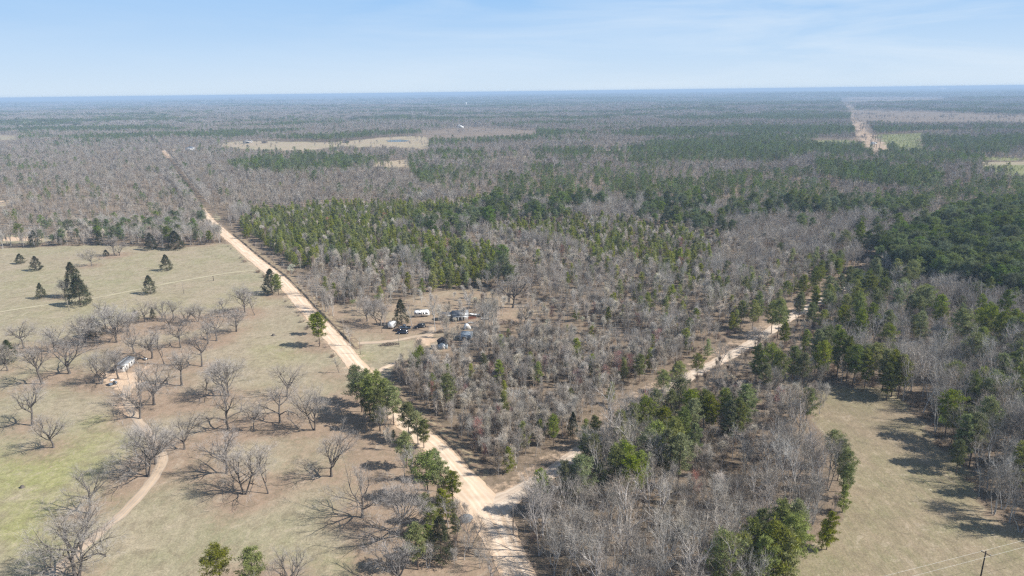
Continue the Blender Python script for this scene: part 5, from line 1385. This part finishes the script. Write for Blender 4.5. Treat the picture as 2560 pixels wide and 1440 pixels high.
boat(1187, 790, 1.3, 1.1, 'small_boat', 'white boat lying in the scrap at the right end of the farmhouse')
boat(1212, 799, 1.5, 0.8, 'small_boat', 'small upturned white boat at the right side of the yard')
boat(1177, 808, 1.6, 0.6, 'small_boat', 'tiny white skiff on the ground in front of the scrap pile')
def pile(name, label, cat, px, py, sx, sy, h, n, m, seed, sticks=True):
    g = np.random.default_rng(seed); mb = MB()
    for _ in range(n):
        a = g.uniform(0, 6.28); rr = math.sqrt(g.uniform()); x, y = rr * math.cos(a) * sx, rr * math.sin(a) * sy; z = h * (1 - rr * rr) * g.uniform(0.1, 1)
        d = g.normal(size=3); d[2] *= .4; d /= np.linalg.norm(d); l_ = g.uniform(.5, 1.5)
        mb.tube([np.array([x, y, z]) - d * l_ / 2, np.array([x, y, z + .05]), np.array([x, y, z]) + d * l_ / 2], [.04, .05, .02], 4)
    o = mb.build(name, m); o.location = at(px, py); tag(o, label, cat); return o
b1 = pile('brush_pile', 'long heap of cut brush beside the yard drive', 'brush pile', 974, 862, 4.4, 1.5, 1.1, 420, M['brush'], 1); b1.rotation_euler = (0, 0, .25)
pile('brush_pile', 'dark heap of branches in the verge shade left of the farm yard', 'brush pile', 862, 806, 2.6, 1.2, .9, 200, M['twig_shrub'], 2)
pile('scrap_pile', 'reddish scrap and lumber pile at the right end of the farmhouse', 'scrap pile', 1178, 796, 2.6, 1.5, .9, 150, M['redjunk'], 3)
pile('brush_pile', 'dark heap of logs right of the tall yard tree', 'brush pile', 1100, 831, 1.8, 1.2, .8, 120, M['twig_shrub'], 4)
# dark trailer, buggy and quad bike at the cabin
def trailer(px, py, rz):
    r = thing('flatbed_trailer', 'dark low flatbed trailer left of the cabin', 'trailer', at(px, py), rz)
    MB().box((0, 0, .55), (1.7, 3.0, .12)).build('deck', M['wood'], r)
    for s in (-1, 1):
        MB().box((s * .88, 0, .8), (.06, 3.0, .4)).build('side_rail', M['poledark'], r); wheel(r, s * .98, 0, .3, .2)
    MB().box((0, 2.0, .5), (.1, 1.2, .1)).build('tow_bar', M['poledark'], r)
trailer(282, 931, 1.5)
def buggy(px, py, rz, label):
    r = thing('utility_buggy', label, 'buggy', at(px, py), rz)
    MB().prism([(-.7, .3), (.7, .3), (.7, .7), (.5, .85), (-.5, .85), (-.7, .7)], .3, 1.35).build('hood', M['car_grey'], r)
    MB().prism([(-.7, .3), (.7, .3), (.7, .55), (-.7, .55)], -1.35, .3).build('body', M['car_black'], r)
    MB().box((0, -1.0, .75), (1.3, .8, .3)).build('cargo_box', M['car_grey'], r)
    MB().box((0, -.35, .8), (1.2, .45, .12)).build('seat', M['rubber'], r)
    MB().box((0, -.6, 1.05), (1.2, .1, .5)).build('backrest', M['rubber'], r)
    for sx in (-1, 1):
        for yy in (-.62, .5): MB().box((sx * .62, yy, 1.3), (.06, .06, 1.1)).build('roll_bar', M['car_black'], r)
        for yy in (-.95, .9): wheel(r, sx * .68, yy, .32, .25)
    MB().box((0, -.05, 1.88), (1.35, 1.35, .08), taper=.94).build('roof', M['white'], r)
buggy(282, 962, 2.5, 'small off-road buggy with a pale roof on the sandy yard below the cabin')
def quad(px, py):
    r = thing('quad_bike', 'small black and white quad bike parked right of the cabin', 'quad bike', at(px, py), 1.1)
    MB().prism([(-.25, .4), (.25, .4), (.3, .75), (-.3, .75)], -.8, .8).build('body', M['white'], r)
    MB().box((0, -.2, .85), (.35, .8, .15)).build('seat', M['rubber'], r); MB().box((0, .5, 1.05), (.8, .05, .05)).build('handlebar', M['rubber'], r)
    for sx in (-1, 1):
        for yy in (-.6, .6): wheel(r, sx * .45, yy, .28, .25)
quad(363, 900)
# gravel heap by the junction
g = np.random.default_rng(9); nr_, na_ = 7, 20
v = [(0, 0, 1.25)]; t = []; q = []
for i in range(1, nr_ + 1):
    for j in range(na_):
        a_ = j / na_ * 6.2832; rr = 1.75 * i / nr_ * (1 + .12 * math.sin(2 * a_ + 1) + g.uniform(-.04, .04)); z = 1.25 * (1 - (i / nr_) ** 1.4) + g.uniform(-.06, .06) - (.1 if i == nr_ else 0)
        v.append((rr * math.cos(a_), rr * math.sin(a_) * 1.2, z))
t = [(0, 1 + j, 1 + (j + 1) % na_) for j in range(na_)]
for i in range(nr_ - 1):
    for j in range(na_): q.append((1 + i * na_ + j, 1 + (i + 1) * na_ + j, 1 + (i + 1) * na_ + (j + 1) % na_, 1 + i * na_ + (j + 1) % na_))
gh = MB().add(v, t, q).build('gravel_heap', M['gravel']); gh.location = at(1164, 1297); tag(gh, 'round heap of blue-grey gravel beside the road junction', 'gravel heap')
# utility poles
def pole(px, py, topy, label, m='pole', arm=True, rz=0.6, hgt=None, pos=None, group='utility poles', r0=0.15):
    p = at(px, py) if pos is None else pos; h = hgt or height_for(px, py, topy)
    r = thing('utility_pole', label, 'utility pole', p, rz, group)
    MB().tube([(0, 0, -.2), (0, 0, h * .5), (0, 0, h)], [r0, r0 * .85, r0 * .65], 8).build('post', M[m], r)
    if arm:
        MB().box((0, 0.14, h - .6), (1.8, .1, .12)).build('crossarm', M[m], r)
        for s in (-.8, .8): MB().tube([(s, .14, h - .54), (s, .14, h - .34)], [.05, .04], 6).build('insulator', M['white'], r)
    return r
POLES = [(1283, 1337, 1254, 'wooden pole on the shaded right side of the road below the junction'), (901, 886, 844, 'pale wooden pole in the yard beside the dirt road'), (860, 839, 797, 'wooden pole on the yard verge left of the drive'),
 (955, 831, 799, 'leaning pale pole in the yard left of the parked cars'), (1112, 841, 811, 'pole with a lamp arm between the farmhouse and the pale blue shed'), (998, 867, 836, 'thin pole at the right end of the brush heap'),
 (808, 793, 758, 'pole before the row of pale trees right of the dirt road'), (711, 682, 660, 'pole at the right verge of the dirt road by a pale budding tree'), (684, 659, 637, 'pole at the right verge of the dirt road beside the young pines'),
 (641, 628, 606, 'pole on the cleared verge at the start of the young pines'), (605, 606, 590, 'second farthest pole on the verge of the dirt road'), (575, 575, 556, 'farthest visible pole beside the dirt road'),
 (460, 735, 703, 'thin pale pole alone in the pasture beside the field track'), (173, 778, 744, 'thin pale pole below the biggest cedar')]
for (x, y, t, lab) in POLES: pole(x, y, t, lab, arm=(t < 700 and x > 500), r0=0.14)
st = thing('gate_post', 'short dark post with a shadow beside the field track', 'post', at(534, 702), 0)
MB().tube([(0, 0, -.1), (0, 0, 2.6)], [.16, .14], 7).build('post', M['poledark'], st); MB().box((0, 0, 2.65), (.5, .5, .12)).build('post_cap', M['poledark'], st)
# the pole and wires across the hay field at the lower right
def wirepole(topx, topy, h, label):
    p = at(topx, topy, h); return p, pole(0, 0, 0, label, 'poledark', arm=True, rz=math.radians(-60), hgt=h, pos=np.array([p[0], p[1], 0.0]), r0=.17, group='poles of the line across the hay field')
P1, o1 = wirepole(2465, 1378, 9.5, 'dark wooden pole cut by the bottom edge in the hay field, carrying two wires')
def wire(a, b, sag, lab, r=.018):
    pts = [np.array(a) * (1 - t) + np.array(b) * t - np.array([0, 0, 4 * sag * t * (1 - t)]) for t in np.linspace(0, 1, 25)]
    o = MB().tube(pts, [r] * 25, 4).build('power_wire', M['wire']); tag(o, lab, 'wire', 'wires of the line across the hay field'); return o
dirx = at(2700, 1322, 9.0)[:2] - P1[:2]; dirx /= np.linalg.norm(dirx)
for k, lab in ((0.55, 'upper pale wire crossing the lower right corner of the hay field'), (-0.55, 'lower pale wire crossing the lower right corner of the hay field')):
    nn_ = np.array([-dirx[1], dirx[0]]) * k * 1.5
    c = P1[:2] + nn_; a = c - dirx * 60; b = c + dirx * 60
    wire((a[0], a[1], 9.3), (b[0], b[1], 9.3), 0.4, lab, 0.017)
# right-of-way pylons
for (x, y, t, lab) in [(2181, 370, 336, 'nearest left leg frame of the transmission line in the cleared strip'), (2194, 373, 338, 'nearest right leg frame of the transmission line in the cleared strip'), (2154, 327, 308, 'middle transmission frame in the cleared strip'), (2141, 300, 288, 'far transmission frame in the cleared strip')]:
    p = at(x, y); h = min(24, height_for(x, y, t)); r = thing('transmission_frame', lab, 'pylon', p, 0.1, 'transmission frames in the cleared strip')
    for s in (-3, 3): MB().tube([(s, 0, 0), (s, 0, h)], [.35, .28], 6).build('leg', M['poledark'], r)
    MB().box((0, .4, h * .86), (13, .4, .5)).build('crossarm', M['poledark'], r)
    MB().tube([(-3, -.4, h * .45), (3, -.4, h * .8)], [.14, .14], 5).build('brace', M['poledark'], r)
    MB().tube([(3, -.7, h * .45), (-3, -.7, h * .8)], [.14, .14], 5).build('brace', M['poledark'], r)
# distant buildings
def barn(px, py, w, l, h, rh, rz, label, cat='barn', mw='white', mr='metalroof'):
    return gable('distant_' + cat.replace(' ', '_'), label, cat, px, py, w, l, h, rh, rz, M[mw], M[mr], over=.5, doors=[('f', 0, w * .3, h * .7, M['glass'])], windows=[('r', 0, h * .6, l * .2, h * .3)])
barn(476, 376, 15, 10, 5, 2.5, .1, 'white metal barn with pale roof beside the far end of the dirt road')
barn(620, 358, 19, 12, 4.5, 2.5, .3, 'pale open barn on the left edge of the distant tan field', mw='offwhite')
barn(272, 324, 30, 14, 7, 4, .2, 'tiny white building far left in the grey woods', 'house')
barn(286, 323, 22, 14, 7, 4, .3, 'second tiny white building far left in the grey woods', 'house')
barn(1150, 320, 20, 14, 6, 5, .2, 'white house at the left of the distant brown clearing', 'house')
barn(1196, 316, 24, 16, 9, 6, .2, 'small dark house beside trees above the distant brown clearing', 'house', mw='offwhite', mr='darkroof')
barn(1109, 288, 26, 16, 8, 5, .1, 'white speck of a house in the far woods left of the water tower', 'house')
barn(2184, 361, 9, 6, 3, 1.5, .4, 'small white shed at the foot of the nearest transmission frame', 'shed')
barn(662, 358, 12, 6, 3, 1.5, .4, 'dark equipment shed in the distant tan field', 'shed', mw='wood', mr='darkroof')
barn(865, 357, 14, 6, 3, 1.5, .2, 'dark low shed on the right part of the distant tan field', 'shed', mw='wood', mr='darkroof')
# water tower
p = at(1165, 268); wt = thing('water_tower', 'white water tower standing alone on the distant blue ridge', 'water tower', p, 0)
hh = min(45, height_for(1165, 268, 256))
for k in range(5):
    a = k * 1.2566; MB().tube([(7 * math.cos(a), 7 * math.sin(a), 0), (5 * math.cos(a), 5 * math.sin(a), hh * .72)], [.5, .4], 5).build('leg', M['white'], wt)
MB().tube([(0, 0, hh * .66), (0, 0, hh * .72), (0, 0, hh * .85), (0, 0, hh * .95), (0, 0, hh)], [1, 6, 7, 5.5, .5], 16).build('tank', M['white'], wt)
# power station on the horizon
p = at(2345, 228); ps = thing('power_station', 'pale power station with stacks on the far right horizon', 'power station', p, 0)
MB().box((0, 0, 20), (320, 120, 40)).box((60, 0, 55), (80, 80, 30)).build('hall', M['white'], ps)
for s in (-110, 120): MB().tube([(s, 0, 0), (s, 0, 95)], [9, 6], 12).build('chimney', M['white'], ps)
# small things in the pasture
def stump(px, py, label, r=.4, h=.5, m='bark_oak'):
    mb = MB(); g = np.random.default_rng(px)
    mb.tube([(0, 0, -.1), (0, 0, .08), (0, 0, h * .8), (0.02, 0, h)], [r * 1.6, r * 1.15, r, r * .9], 9)
    for a in (0.3, 2.1, 4.2): mb.tube([(0, 0, .1), (math.cos(a) * r * 2, math.sin(a) * r * 2, .0)], [r * .4, .05], 5)
    o = mb.build('tree_stump', M[m]); o.location = at(px, py); tag(o, label, 'stump')
stump(684, 839, 'dark stump alone in the open pasture left of the roadside pine', .6, .7)
stump(56, 1219, 'small dark stump alone on the greenest part of the left pasture', .45, .6)
# verge bushes of the road
bush_l = [(560, 545, 'bush on the left of the far road bend')]
# haze
hz = bpy.data.materials.new('haze_air'); hz.use_nodes = True; t_ = hz.node_tree; t_.nodes.clear()
pv = t_.nodes.new('ShaderNodeVolumePrincipled'); oo = t_.nodes.new('ShaderNodeOutputMaterial')
pv.inputs['Color'].default_value = (0.55, 0.75, 1.0, 1); pv.inputs['Density'].default_value = 0.00015; pv.inputs['Anisotropy'].default_value = 0.0
t_.links.new(pv.outputs[0], oo.inputs['Volume'])
hb = MB().box((0, 34000, 28.0), (150000, 90000, 170)).build('haze', hz)
# bottom under the lowest hollow, top a little over the camera
tag(hb, kind='stuff')
zmin, zmax = float(fz.min()) - 1.0, CAM_H + 4.0
hb.location = (0, 0, 0)
for vtx in hb.data.vertices: vtx.co.z = zmin if vtx.co.z < 0 else zmax
